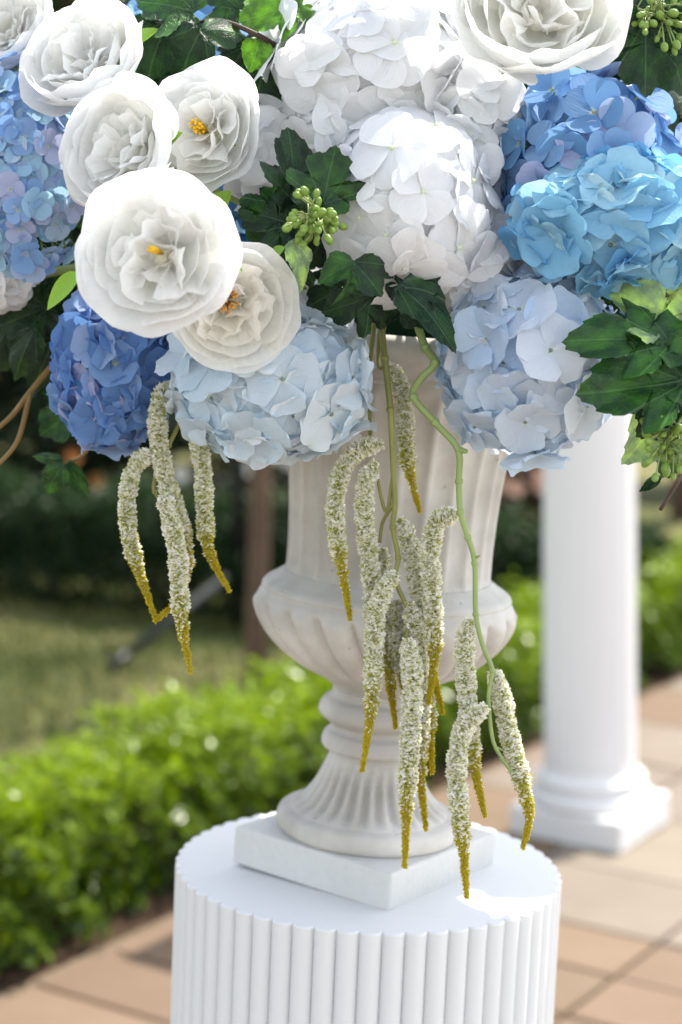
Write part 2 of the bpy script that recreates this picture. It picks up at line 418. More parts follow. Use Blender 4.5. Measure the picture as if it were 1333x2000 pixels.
def shrub(name, label, c, r, n, size, mat, cat='shrub', group=None, blossoms=None):
    root = thing(name, label, cat, Matrix.Translation(Vector(c)), group)
    k = 26; ctr = nr.normal(0, 1, (k, 3)); ctr /= np.linalg.norm(ctr, axis=1)[:, None]; ctr *= nr.uniform(.35, .85, k)[:, None]
    ctr = ctr * np.array(r) + np.array([0, 0, r[2]])
    w_ = nr.integers(0, k, n); d = nr.normal(0, 1, (n, 3)); d /= np.linalg.norm(d, axis=1)[:, None]
    pos = ctr[w_] + d * np.array(r) * .38 * nr.uniform(.5, 1, n)[:, None]; pos[:, 2] = np.abs(pos[:, 2])
    o = ob('foliage', leaf_cloud('foliage', pos, d * .7 + np.array([0, 0, .5]), size, mat), root); o['kind'] = 'stuff'
    mb = MB()
    for i in range(7):
        e = ctr[i]; mb.tube([(rnd.uniform(-.05, .05), rnd.uniform(-.05, .05), -.03), e * .5 + np.array([rnd.uniform(-.05, .05)] * 3), e], [.02, .014, .006], 6)
    ob('stems', mb.build('stems', M_branch), root)
    if blossoms:
        nb, sz, c1 = blossoms
        M = simple('blossom_' + name, c1, .6, .3, 20, .2)
        mb = MB()
        for i in range(nb):
            q = ctr[rnd.randrange(k)] + nr.normal(0, 1, 3) * np.array(r) * .25; q[1] -= abs(r[1]) * .55; q[2] = abs(q[2])
            for j in range(5):
                an = j * 1.2566; v = Vector((math.cos(an), -.5, math.sin(an))) * sz; b_ = Vector((-math.sin(an), 0, math.cos(an))) * sz * .45
                q_ = Vector(q); mb.add([q_, q_ + v * .6 + b_, q_ + v, q_ + v * .6 - b_], [(0, 1, 2, 3)])
        o = ob('blossoms', mb.build('blossoms', M), root); o['kind'] = 'stuff'
    return root
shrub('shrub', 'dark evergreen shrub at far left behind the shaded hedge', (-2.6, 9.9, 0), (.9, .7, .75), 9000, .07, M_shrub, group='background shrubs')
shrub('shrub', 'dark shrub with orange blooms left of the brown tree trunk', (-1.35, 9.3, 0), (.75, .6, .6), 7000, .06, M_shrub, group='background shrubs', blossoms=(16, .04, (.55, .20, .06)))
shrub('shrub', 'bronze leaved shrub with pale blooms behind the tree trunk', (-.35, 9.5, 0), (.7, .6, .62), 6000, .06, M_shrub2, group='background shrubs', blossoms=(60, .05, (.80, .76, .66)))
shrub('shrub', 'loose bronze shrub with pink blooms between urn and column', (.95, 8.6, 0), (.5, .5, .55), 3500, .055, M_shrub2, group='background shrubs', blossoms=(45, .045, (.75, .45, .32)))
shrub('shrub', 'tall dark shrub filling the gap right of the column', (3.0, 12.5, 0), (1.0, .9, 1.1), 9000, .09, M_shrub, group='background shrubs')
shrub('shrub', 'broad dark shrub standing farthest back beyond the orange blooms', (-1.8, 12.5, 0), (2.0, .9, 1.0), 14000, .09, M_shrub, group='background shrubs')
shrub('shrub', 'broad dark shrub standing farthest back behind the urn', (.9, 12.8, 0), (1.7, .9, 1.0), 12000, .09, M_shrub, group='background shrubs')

def tree(label, base, h, rad, cr, n, lean=0.0):
    root = thing('tree', label, 'tree', Matrix.Translation(Vector(base)), 'background trees')
    mb = MB(); top = Vector((lean, 0, h))
    pts = [Vector((0, 0, -.05)), Vector((lean * .2 + .01, .01, h * .25)), Vector((lean * .5 - .01, 0, h * .6)), top]
    mb.tube(spline(pts, 6), list(np.linspace(rad * 1.15, rad * .6, 19)), 10)
    ob('trunk', mb.build('trunk', M_bark), root)
    k = 22; ctr = nr.normal(0, 1, (k, 3)); ctr /= np.linalg.norm(ctr, axis=1)[:, None]; ctr = ctr * np.array(cr) * nr.uniform(.4, .85, k)[:, None] + np.array([lean, 0, h + cr[2] * .7])
    mb = MB()
    for i in range(9):
        e = Vector(ctr[i]); mb.tube([top * .9, (top * .9 + e) / 2 + Vector((0, 0, .1)), e], [rad * .5, rad * .3, rad * .1], 6)
    ob('limbs', mb.build('limbs', M_bark), root)
    w_ = nr.integers(0, k, n); d = nr.normal(0, 1, (n, 3)); d /= np.linalg.norm(d, axis=1)[:, None]
    pos = ctr[w_] + d * np.array(cr) * .36 * nr.uniform(.4, 1, n)[:, None]
    o = ob('crown', leaf_cloud('crown', pos, d * .5 + np.array([0, 0, .6]), .10, M_tree), root); o['kind'] = 'stuff'
tb = G(498, 1325)
tree('slender brown tree trunk on the lawn just left of the urn', (tb.x, tb.y, -.03), 3.1, .036, (1.0, 1.0, .8), 3500)
tree('tree behind the dark hedge at the left with hidden crown', (-1.7, 10.6, -.03), 2.7, .07, (1.7, 1.5, 1.1), 9000)
tree('dark tree trunk at far right behind the white column', (2.05, 10.8, -.03), 2.9, .10, (1.6, 1.5, 1.2), 7000, .1)
tree('tree standing behind the urn beyond the shaded hedge', (.35, 11.4, -.03), 2.9, .08, (1.6, 1.5, 1.1), 8000)
# black post behind the trunk and the metal pole leaning over the lawn
M_black = simple('black_metal', (.012, .012, .012), .45, .5, 20, .3)
M_grey = simple('dark_grey_metal', (.02, .024, .024), .6, .2, 20, .3)
pb = G(462, 1215); mb = MB(); mb.tube([(0, 0, -.05), (0, 0, 1.75)], .028, 10); mb.ball((0, 0, 1.76), .034)
tag(ob('garden_post', mb.build('garden_post', M_black), None, Matrix.Translation((pb.x, pb.y, -.03))), 'thin black upright post just left of the brown tree trunk', 'post')
p0 = G(222, 1300, 0.0); p1 = P(440, 1128, 6.9)
mb = MB(); mb.tube([(0, 0, 0), p1 - p0], .017, 10)
t = thing('metal_pole', 'dark grey metal pole slanting up over the lawn at left', 'pole', Matrix.Translation(p0))
ob('tube', mb.build('tube', M_grey), t)
mb = MB(); mb.tube([Vector((0, 0, 0)) - (p1 - p0).normalized() * .01, (p1 - p0).normalized() * .07], .021, 10); ob('end_cap', mb.build('end_cap', M_black), t)

# ------------------------------------------------------------------ lathe shapes: plinth, urn, column
def lathe(prof, n, fn=None):
    """prof: list of (r, z); fn(k, ang) -> radius factor for profile ring k"""
    V = []; k = len(prof)
    for j, (r, z) in enumerate(prof):
        for i in range(n):
            a = 2 * math.pi * i / n; rr = r * (fn(j, a, r, z) if fn else 1)
            V.append((rr * math.cos(a), rr * math.sin(a), z))
    Fc = [tuple(f) for f in grid_faces(n, k, True)]
    Fc.append(tuple(range(n - 1, -1, -1))); Fc.append(tuple((k - 1) * n + i for i in range(n)))
    return V, Fc
def smooth_prof(p, n=5): return [(max(1e-4, q[0]), q[1]) for q in spline(p, n)]

# fluted plinth
pc = P(720, 1688, 1.70)
PR = .175
TILT = Matrix.Rotation(R(1.5), 4, 'Y')
pl = thing('plinth', 'white round fluted plinth carrying the stone urn', 'plinth', Matrix.Translation((pc.x - pc.z * math.sin(R(1.5)), pc.y, 0)) @ TILT)
H = pc.z
NR = 56; rr = PR * math.sin(math.pi / NR) * 1.02; rc = PR - rr * .75
V, Fc = lathe([(rc - .001, 0), (rc - .001, H - .012)], 112); ob('shaft', mesh('shaft', V, Fc, M_white), pl)
def topfn(j, a, r, z):
    ph = (a * NR / (2 * math.pi) + .5) % 1 - .5
    x = ph * 2 * math.pi / NR * rc
    return (rc + math.sqrt(max(0, rr * rr - x * x)) - (.0015 if j == 3 else 0)) / PR * 1.0
V, Fc = lathe([(PR, H - .012), (PR, H - .0105), (PR, H - .0015), (PR, H)], NR * 10, topfn)
o = ob('top', mesh('top', V, Fc, M_white, False), pl)
V = []; nn = 9
for z in (0.0, H - .012):
    for i in range(nn):
        a = -math.pi / 2 + math.pi * i / (nn - 1); V.append((rr * math.cos(a), rr * math.sin(a), z))
rib = mesh('rib', V, grid_faces(nn, 2), M_white)
for k in range(NR):
    ob('rib', rib, pl, Matrix.Rotation(2 * math.pi * k / NR, 4, 'Z') @ Matrix.Translation((rc, 0, 0)))

# urn
UT = R(3.4)
ub = P(712, 1690, 1.70)
urn = thing('urn', 'weathered pale stone urn with fluted body on the plinth', 'urn', Matrix.Translation((ub.x, ub.y, pc.z - .0015)) @ Matrix.Rotation(UT, 4, 'Y'))
a = .1737 / 2
mb = MB(); mb.box(-a, a, -a, a, 0, .035)
o = ob('base_slab', mb.build('base_slab', M_slab, False), urn, Matrix.Rotation(R(54), 4, 'Z')); bevel(o, .003)
prof = [(.074, .033), (.082, .036), (.0845, .044), (.082, .052), (.074, .055)]
V, Fc = lathe(smooth_prof(prof), 96); ob('torus_moulding', mesh('torus_moulding', V, Fc, M_stone), urn)
prof = smooth_prof([(.0735, .054), (.071, .057), (.060, .064), (.050, .078), (.043, .096), (.040, .108), (.040, .112)], 6)
def foot_fl(j, a, r, z):
    t = min(1, max(0, (.106 - z) / .02)) * min(1, max(0, (z - .056) / .006))
    c = math.cos(a * 28); return 1 + .065 * t * (abs(c) ** .7 * (1 if c > 0 else -1) - .3)
V, Fc = lathe(prof, 280, foot_fl); ob('flared_foot', mesh('flared_foot', V, Fc, M_stone), urn)
prof = smooth_prof([(.038, .110), (.047, .113), (.0485, .119), (.046, .126), (.041, .130), (.0405, .135), (.046, .138), (.0525, .144), (.0530, .150), (.049, .157), (.043, .161), (.042, .168)], 5)
V, Fc = lathe(prof, 72); ob('neck_rings', mesh('neck_rings', V, Fc, M_stone), urn)
prof = smooth_prof([(.040, .166), (.044, .172), (.056, .180), (.078, .192), (.097, .207), (.110, .224), (.1165, .240), (.116, .250), (.1125, .256), (.113, .259), (.110, .263), (.1035, .267), (.097, .2715), (.094, .274)], 6)
def gad(j, a, r, z):
    if z > .249 or z < .17: return 1
    t = min(1, (z - .17) / .02) * min(1, (.249 - z) / .006)
    x = ((a + .35 * (z - .2) * 8) * 22 / (2 * math.pi)) % 1
    return 1 + t * .11 * (math.sqrt(max(0, 1 - (2 * x - 1) ** 2)) - .75)
V, Fc = lathe(prof, 352, gad); ob('bowl', mesh('bowl', V, Fc, M_stone), urn)
prof = smooth_prof([(.092, .269), (.0925, .275), (.0925, .30), (.0945, .34), (.098, .375), (.1035, .41), (.110, .44), (.114, .452)], 6)
def flute(j, a, r, z):
    t = min(1, max(0, (z - .272) / .01)) * min(1, max(0, (.446 - z) / .012))
    x = (a * 24 / (2 * math.pi)) % 1; d = abs(2 * x - 1)
    return 1 - t * .062 * (math.sqrt(max(0, 1 - min(1, d / .78) ** 2)))
V, Fc = lathe(prof, 384, flute); ob('fluted_body', mesh('fluted_body', V, Fc, M_stone), urn)
prof = smooth_prof([(.111, .450), (.117, .453), (.119, .458), (.126, .466), (.137, .474), (.142, .482), (.140, .490), (.132, .493), (.118, .488), (.110, .478), (.10, .476)], 5)
V, Fc = lathe(prof, 96); ob('rim', mesh('rim', V, Fc, M_stone), urn)

# background column
cb = Vector((.661, 4.63, 0))
colm = thing('column', 'tall white column on a square base standing on paving', 'column', Matrix.Translation(cb) @ Matrix.Rotation(R(-2.2), 4, 'Y') @ Matrix.Rotation(HD, 4, 'Z'))
mb = MB(); mb.box(-.155, .155, -.155, .155, -.004, .078); o = ob('square_base', mb.build('square_base', M_white2, False), colm); bevel(o, .006)
V, Fc = lathe(smooth_prof([(.125, .076), (.150, .080), (.156, .094), (.152, .108), (.140, .114)], 5), 80); ob('torus_moulding', mesh('torus_moulding', V, Fc, M_white2), colm)
V, Fc = lathe(smooth_prof([(.137, .112), (.137, .122), (.132, .126), (.140, .132), (.142, .142), (.138, .150), (.126, .156), (.121, .166), (.119, .18)], 5), 80); ob('base_moulding', mesh('base_moulding', V, Fc, M_white2), colm)
def cfl(j, a, r, z):
    t = min(1, max(0, (z - .185) / .02)); return 1 - t * .012 * (1 + math.cos(a * 24))
V, Fc = lathe([(.118, .176), (.118, .19), (.1185, .21), (.1175, .7), (.115, 1.2), (.108, 1.7), (.102, 2.0)], 192, cfl); ob('shaft', mesh('shaft', V, Fc, M_white2), colm)
V, Fc = lathe(smooth_prof([(.100, 1.99), (.112, 2.0), (.112, 2.02), (.104, 2.03), (.120, 2.05), (.142, 2.08)], 4), 80); o = ob('capital', mesh('capital', V, Fc, M_white2), colm)
mb = MB(); mb.box(-.15, .15, -.15, .15, 2.082, 2.13); o = ob('abacus', mb.build('abacus', M_white2, False), colm); bevel(o, .006)

# ------------------------------------------------------------------ flowers
AC = P(775, 470, 1.62)           # middle of the arrangement
def sstep(a, b, x):
    t = np.clip((x - a) / (b - a), 0, 1); return t * t * (3 - 2 * t)

# --- roses (unit radius, facing +Z)
def bowl_petal(Rr, amax, half, z0, seed, curl=.12, ruf=.03, nu=17, nv=13):
    g = np.random.default_rng(seed); ph = g.uniform(0, 6.28, 6)
    u, v = np.meshgrid(np.linspace(-1, 1, nu), np.linspace(0, 1, nv))
    am = amax * (1 - .24 * np.abs(u) ** 3 - .035 * np.exp(-((u - g.uniform(-.4, .4)) / .14) ** 2) + .03 * np.sin(3.5 * u + ph[0]) + .008 * np.sin(13 * u + ph[1]))
    a = .12 + (am - .12) * v
    f = half * (.55 + .45 * np.sqrt(np.clip(v, 0, 1))) * u * (1 - .18 * v ** 6)
    edge = sstep(.55, 1, v); side = np.abs(u) ** 2.5
    rr = Rr * (1 + curl * sstep(.72, 1, v) ** 1.6 + .05 * side * v + edge * ruf * (np.sin(4.3 * u + ph[2]) + .6 * np.sin(9 * u + ph[3])) + .018 * np.sin(3 * u + 5 * v + ph[4]))
    r = rr * np.sin(a); z = z0 + Rr * .66 * (1 - np.cos(a)) + .03 * Rr * edge * np.sin(6 * u + ph[5])
    V = np.stack([r * np.cos(f), r * np.sin(f), z], -1).reshape(-1, 3)
    uv = np.stack([(u + 1) / 2, v], -1).reshape(-1, 2)
    return mesh('petal', V, grid_faces(nu, nv), M_rose, True, uv)
def crumple_petal(h, wd, seed, nu=11, nv=9):
    g = np.random.default_rng(seed); ph = g.uniform(0, 6.28, 6)
    u, v = np.meshgrid(np.linspace(-1, 1, nu), np.linspace(0, 1, nv))
    hh = h * (1 - .25 * np.abs(u) ** 3 - .10 * np.exp(-((u - g.uniform(-.4, .4)) / .2) ** 2) + .04 * np.sin(7 * u + ph[0]))
    y = wd * u * (.35 + .65 * v ** .8)
    x = .16 * wd * np.sin(3.2 * u + ph[1]) * v + .10 * wd * np.sin(7 * u + 2 * v + ph[2]) * v + .25 * h * v ** 2 * g.uniform(-.3, .9) - .25 * wd * u * u
    z = hh * v
    uv = np.stack([(u + 1) / 2, v * .9 + .1], -1).reshape(-1, 2)
    return mesh('petal', np.stack([x, y, z], -1).reshape(-1, 3), grid_faces(nu, nv), M_rose, True, uv)
LAYS = {  # per layer: count, radius, amax deg, half-width deg, z0, curl
    'open': [(5, 1.00, 84, 60, .00, .08), (5, .92, 86, 60, .04, .03), (4, .76, 90, 62, .10, .02), (4, .60, 92, 58, .17, .02)],
    'closed': [(5, 1.00, 92, 60, .00, .05), (5, .95, 101, 58, .02, .00), (5, .84, 106, 56, .05, -.02), (4, .70, 104, 56, .10, -.01), (4, .54, 98, 54, .16, .0)]}
LMS = {q: [[bowl_petal(r_, R(a_), R(h_), z_, 100 + 10 * i + k + 60 * (q == 'open'), c_, .022) for k in range(5)] for i, (n_, r_, a_, h_, z_, c_) in enumerate(L)] for q, L in LAYS.items()}
CM = [crumple_petal(.40 + .06 * (k % 3), .27 + .04 * (k % 4), 300 + k) for k in range(8)]
def sepal_mesh(L, wd, seed):
    g = np.random.default_rng(seed); u, v = np.meshgrid(np.linspace(-1, 1, 5), np.linspace(0, 1, 9))
    h = wd * np.sin(np.pi * np.clip(v, 0, 1) ** .8) ** .8 + .002
    V = np.stack([u * h, v * L, .12 * L * np.abs(u) * h / wd - .25 * L * v ** 2 * g.uniform(.3, 1)], -1).reshape(-1, 3)
    return mesh('sepal', V, grid_faces(5, 9), M_sepal)
SM = [sepal_mesh(1, .26, k) for k in range(3)]
def stem_to_core(root, pos, mat, rad=.0025):
    Mi = root.matrix_basis.inverted(); a = Vector((0, 0, .0)); e = Mi @ (AC + (pos - AC) * .15 + Vector((0, 0, -.03)))
    z = Vector((0, 0, -1)); b = a + Vector((0, 0, -.35 * (e - a).length))
    mb = MB(); mb.tube(spline([a, a * .5 + b * .5, (b + e) / 2, e], 5), rad, 7); return mb
def rose(label, px, py, d, rpx, face, open_=1.0, stam=None, sepals=(), warm=0.0, spin=0.0):
    s = rpx * d / F; dirv = cdir(*face)
    c = P(px, py, d)
    M = frame_z(c - dirv * s * .55, dirv, spin) @ Matrix.Scale(1, 4)
    root = thing('rose', label, 'rose', M, 'white garden roses')
    S = Matrix.Scale(s, 4)
    form = 'open' if open_ > 1.2 else 'closed'; LM = LMS[form]
    for i, (n, r_, a_, h_, z_, c_) in enumerate(LAYS[form]):
        for k in range(n):
            phi = 2 * math.pi * (k + .5 * (i % 2)) / n + rnd.uniform(-.16, .16) + i * .7
            tlt = rnd.uniform(-.07, .09) * (1.3 if i < 2 else 1)
            Mp = S @ Matrix.Rotation(phi, 4, 'Z') @ Matrix.Rotation(tlt, 4, 'Y') @ Matrix.Scale(rnd.uniform(.95, 1.05), 4)
            cr = (i / 5) * .03 + warm
            w_ = rnd.uniform(.97, 1.0)
            ob('petal', LM[i][rnd.randrange(5)], root, Mp, (.96 * w_, (.955 - cr * .25) * w_, (.94 - cr * 1.3) * w_))
    nin = 13 if open_ > 1.2 else 11
    for k in range(nin):
        phi = k * 2.39996 + rnd.uniform(-.3, .3); rad = .10 + .40 * math.sqrt((k + .6) / nin)
        Mp = S @ Matrix.Rotation(phi, 4, 'Z') @ Matrix.Translation((rad * .74, 0, .24 + .04 * rnd.random())) @ Matrix.Rotation(rnd.uniform(.25, .95) * min(1, rad * 2.4), 4, 'Y') @ Matrix.Rotation(rnd.uniform(-.9, .9), 4, 'Z')
        ob('petal', CM[rnd.randrange(8)], root, Mp @ Matrix.Scale(rnd.uniform(.9, 1.15), 4), (.965, .955 - warm * .3, .92 - warm))
    for k in range(7):                                # small folded petals closing the heart
        phi = k * 2.39996 + rnd.uniform(-.3, .3)
        Mp = S @ Matrix.Rotation(phi, 4, 'Z') @ Matrix.Translation((.05 + .025 * k, 0, .12)) @ Matrix.Rotation(rnd.uniform(.0, .35), 4, 'Y') @ Matrix.Rotation(rnd.uniform(-.5, .5), 4, 'Z')
        ob('petal', CM[rnd.randrange(8)], root, Mp @ Matrix.Scale(rnd.uniform(.75, .95) * (.8 if stam else 1), 4), (.965, .95 - warm * .3, .90 - warm))
    mb = MB(); mb.ball((0, 0, .03 * s), .20 * s, 12, 8); ob('receptacle', mb.build('receptacle', M_recept), root)
    if stam:
        ns, mat, hgt, spread, off = stam
        mb = MB()
        for k in range(ns):
            an = rnd.uniform(0, 6.28); r1 = spread * math.sqrt(rnd.random()); h = hgt + rnd.uniform(-.10, .06)
            e = Vector((off[0] + r1 * math.cos(an), off[1] + r1 * math.sin(an), h)); b = Vector((off[0] * .5 + e.x * .3, off[1] * .5 + e.y * .3, .25))
            mb.tube([b * s, (b * .4 + e * .6 + Vector((rnd.uniform(-.02, .02), rnd.uniform(-.02, .02), 0))) * s, e * s], .010 * s, 4)
            mb.ball(e * s, .024 * s, 6, 4)
        ob('stamens', mb.build('stamens', mat), root)
    for an in (range(5)):
        ob('sepal', SM[an % 3], root, Matrix.Rotation(an * 1.2566 + .4, 4, 'Z') @ Matrix.Translation((.1 * s, 0, -.01 * s)) @ Matrix.Rotation(-math.pi / 2, 4, 'Z') @ Matrix.Rotation(R(20), 4, 'X') @ Matrix.Scale(s * .75, 4))
    for (bx, by, tx, ty, dd, wd) in sepals:          # long lime sepals that show beyond the bloom
        b_, t_ = P(bx, by, dd), P(tx, ty, dd - .01); L = (t_ - b_).length
        Mw = frame(b_, t_ - b_, cdir(rnd.uniform(-.4, .4), .4, 1)) @ Matrix.Diagonal((L * wd, L, L, 1))
        ob('sepal', SM[0], root, M.inverted() @ Mw)
    ob('stem', stem_to_core(root, c, M_gstem).build('stem', M_gstem), root)
    return root
rose('white rose at the top left corner, partly cut by the frame', 5, 45, 1.50, 105, (-.3, .3, .9))
rose('white rose at upper left above the lavender blue hydrangea', 158, 105, 1.43, 122, (-.35, .38, .85), sepals=[(255, 90, 305, 52, 1.46, .9), (215, 170, 232, 140, 1.46, 1.2)])
rose('closed looking white rose facing left between two other roses', 234, 288, 1.37, 134, (-.55, .12, .82))
rose('white rose with deep yellow stamens right of the left facing rose', 395, 250, 1.41, 124, (-.36, .02, .93), 1.3, (30, M_stamen, .66, .12, (-.05, .02)), sepals=[(405, 425, 447, 372, 1.43, 1.3)])
rose('largest fully open white rose with a small yellow centre, nearest of all', 303, 492, 1.29, 156, (-.20, -.02, .97), 1.3, (22, M_stamen, .68, .055, (0.0, 0.02)), sepals=[(152, 530, 92, 600, 1.36, .7), (440, 520, 470, 524, 1.33, 1.4)])
rose('tilted white rose with amber stamens above the pale blue hydrangea', 458, 600, 1.36, 122, (.12, -.22, .95), 1.3, (20, M_stamen_b, .70, .20, (-.12, .1)), warm=.02, sepals=[(535, 500, 552, 482, 1.39, 1.4)])
rose('large creamy white rose at the top right edge of photo', 1055, 8, 1.35, 160, (.0, .30, .95), 1.0, warm=.02, sepals=[(1165, 85, 1205, 62, 1.38, 1.3), (975, 120, 992, 108, 1.38, 1.6)])

# --- hydrangeas
def hyd_petal(seed, W=.60, cup=.16, ruf=.05, frill=.0, nu=11, nv=14):
    g = np.random.default_rng(seed); ph = g.uniform(0, 6.28, 8)
    sp = np.linspace(0, 1, nv); sp = np.where(sp < .5, sp * 1.2, 1 - .4 * (2 - 2 * sp) ** 1.9)   # rings crowd towards the round tip
    u, t = np.meshgrid(np.linspace(-1, 1, nu), sp)
    c = .56; h = np.where(t > c, np.sqrt(np.clip(1 - (np.clip(t - c, 0, 1) / (1.002 - c)) ** 2.2, 0, 1)), np.sin(np.clip(t / c, 0, 1) * np.pi / 2) ** .9)
    h = W * h * (1 + frill * np.sin(17 * t + ph[0])) + .012
    x = u * h; e = np.abs(u) ** 2
    y = t - .07 * t ** 6 * np.exp(-(u * h / .09) ** 2) * g.uniform(0, 1) + frill * .7 * t ** 3 * np.sin(8 * x + ph[1])
    rr2 = x * x + y * y
    z = cup * rr2 + ruf * e * t * np.sin(4.5 * t * np.sign(u) + ph[2] + 2 * np.sign(u)) + ruf * .7 * t ** 3 * np.sin(3.4 * x + ph[3]) - .025 * np.exp(-(u / .16) ** 2) * (1 - t) + frill * 1.1 * t ** 2 * e * np.sin(15 * t + ph[4]) + frill * .8 * t ** 6 * np.sin(9 * x + ph[5]) + .04 * np.sin(2 * x + ph[6]) * t
    uv = np.stack([(u + 1) / 2, t], -1).reshape(-1, 2)
    return mesh('petal', np.stack([x, y, z], -1).reshape(-1, 3), grid_faces(nu, nv), M_hyd, True, uv)
HP = {'broad': [hyd_petal(500 + k, .62, -.15, .06, .022) for k in range(8)],
      'frilly': [hyd_petal(530 + k, .65, -.02, .11, .055) for k in range(8)],
      'smooth': [hyd_petal(560 + k, .52, .02, .02, .0) for k in range(8)]}
def eye_mesh(mat):
    mb = MB(); mb.ball((0, 0, .045), .06, 7, 5); mb.tube([(0, 0, .03), (0, 0, -1.1)], .035, 5); return mb.build('floret', mat)
M_eyew = simple('pale_floret_eye', (.62, .66, .44), .5, .3, 200, .2)
EYEW = eye_mesh(M_eyew)
EYE, EYEB = eye_mesh(M_eye), eye_mesh(M_eyeb)
def hydrangea(label, px, py, d, rx, ry, kind, frad, n, palette, face=(0, 0, 1), back=-.25, eye=None, depth=None, cupr=(-.02, .10), stemmat=None, seed=0):
    """rx, ry: half size in photo pixels; frad: floret radius in pixels; palette: function(rel position) -> colour"""
    g = random.Random(seed + int(px) * 7 + int(py)); k = d / F
    fz = cdir(*face); c = P(px, py, d)
    M = Matrix(((rt.x, up.x, -fw.x, c.x), (rt.y, up.y, -fw.y, c.y), (rt.z, up.z, -fw.z, c.z), (0, 0, 0, 1)))
    root = thing('hydrangea', label, 'hydrangea', M, 'hydrangea heads')
    fl = Vector((rt.dot(fz), up.dot(fz), -fw.dot(fz)))
    fr = frad * k; rz = (depth or min(rx, ry)) * k
    E = Vector((rx * k - fr * .55, ry * k - fr * .55, rz - fr * .35))
    mb = MB(); tot = 0
    for i in range(n):
        z = 1 - 2 * (i + .5) / n; ph = i * 2.39996 + g.uniform(-.2, .2); q = math.sqrt(1 - z * z)
        dv = Vector((q * math.cos(ph), q * math.sin(ph), z))
        if dv.dot(fl) < back: continue
        lay = (1.0, .92, .84)[i % 3]
        p = Vector((dv.x * E.x, dv.y * E.y, dv.z * E.z)) * lay * g.uniform(.93, 1.08)
        nn = (Vector((dv.x / max(E.x, .02), dv.y / max(E.y, .02), dv.z / max(E.z, .02))).normalized() + Vector((g.gauss(0, .12), g.gauss(0, .12), g.gauss(0, .12)))).normalized()
        Mf = frame_z(p, nn, g.uniform(0, 6.28)); s = fr * g.uniform(.85, 1.15)
        f = ob('floret', eye or (EYEW if palette is WHITE else EYE), root, Mf @ Matrix.Scale(s, 4)); tot += 1
        base = palette(dv, g); cp = g.uniform(*cupr) + (g.uniform(.15, .4) if g.random() < .22 else 0)
        for j in range(4):
            jc = g.uniform(.93, 1.06)
            Mp = Matrix.Rotation(j * math.pi / 2 + g.uniform(-.16, .16), 4, 'Z') @ Matrix.Translation((0, .02, .03 + .012 * (j % 2))) @ Matrix.Rotation(cp + g.uniform(-.07, .07), 4, 'X') @ Matrix.Rotation(.15 + g.uniform(-.05, .05), 4, 'Y') @ Matrix.Scale(g.uniform(.9, 1.08), 4)
            ob('petal', g.choice(HP[kind]), f, Mp, tuple(min(.9, b * jc) for b in base))
        mb.tube([p * .97, p * .55 + Vector((0, 0, -.004)), Vector((0, 0, -.4 * rz))], .0011, 4)
    o = ob('stem', mb.build('stem', stemmat or M_gstem), root)
    Mi = M.inverted(); e = Mi @ (AC + (c - AC) * .15); b = Vector((0, 0, -.4 * rz))
    mb2 = MB(); mb2.tube([b, b * .6 + e * .4 + Vector((0, .01, -.01)), e], .004, 7); ob('stem', mb2.build('stem', M_gstem), root)
    return root
def pal(*cols, jit=.06):
    def f(dv, g):
        c = g.choice(cols); j = g.uniform(1 - jit, 1 + jit); return (c[0] * j, c[1] * j, c[2] * j)
    return f
WHITE = pal((.91, .915, .92), (.90, .905, .91), (.91, .915, .905), jit=.02)
PALE = pal((.70, .79, .86), (.76, .83, .87), (.64, .76, .85), (.80, .85, .87), jit=.04)
PALE2 = pal((.70, .78, .87), (.65, .75, .87), (.76, .81, .87), (.58, .71, .86), jit=.04)
hydrangea('white hydrangea at top centre, largest and brightest of the white heads', 735, 130, 1.47, 235, 190, 'broad', 78, 84, WHITE, (0, .25, .95))
hydrangea('white hydrangea in the middle beside the dark lobed leaves', 795, 405, 1.43, 195, 212, 'broad', 74, 92, WHITE, (.05, -.05, 1))
hydrangea('white hydrangea under the creamy rose, next to the blue one', 930, 200, 1.46, 115, 110, 'broad', 64, 52, WHITE, (.2, 0, 1))
hydrangea('white hydrangea showing behind the rose with deep yellow stamens', 500, 300, 1.50, 90, 120, 'broad', 66, 46, WHITE, (0, 0, 1))
hydrangea('white hydrangea bridging top and middle heads, above the berries', 665, 265, 1.475, 125, 130, 'broad', 72, 52, WHITE, (-.1, 0, 1))
hydrangea('white hydrangea bridging the heads, left of the blue hydrangea', 890, 330, 1.465, 115, 125, 'broad', 70, 50, WHITE, (.1, 0, 1))
hydrangea('smaller white hydrangea low on the right of the middle white head', 905, 505, 1.46, 125, 130, 'broad', 66, 52, WHITE, (.1, -.1, 1))
BLUE = pal((.20, .40, .66), (.28, .47, .72), (.40, .52, .73), (.50, .54, .74), (.32, .53, .75), (.18, .36, .62))
hydrangea('periwinkle blue hydrangea at right with smooth rounded petals', 1145, 340, 1.47, 200, 220, 'smooth', 60, 130, BLUE, (.1, .1, 1), cupr=(.05, .45))
AQUA = pal((.27, .56, .76), (.40, .67, .80), (.55, .76, .81), (.19, .47, .74), (.33, .61, .79))
hydrangea('frilly aqua blue hydrangea at right edge below the periwinkle one', 1215, 435, 1.40, 232, 140, 'frilly', 76, 76, AQUA, (.15, .0, 1), eye=EYEB, cupr=(.05, .45), depth=130)
hydrangea('pale icy blue hydrangea at lower right before the white column', 1030, 705, 1.45, 200, 212, 'frilly', 66, 100, PALE2, (.05, -.1, 1), eye=EYEB)
hydrangea('pale blue hydrangea at lower centre beneath the amber stamened rose', 530, 748, 1.45, 214, 172, 'frilly', 70, 96, PALE, (0, -.1, 1), eye=EYEB)
hydrangea('off white hydrangea tucked at the urn shoulder left of stems', 660, 720, 1.52, 80, 150, 'broad', 66, 44, pal((.80, .82, .85), (.76, .81, .86)), (0, 0, 1), eye=EYEB)
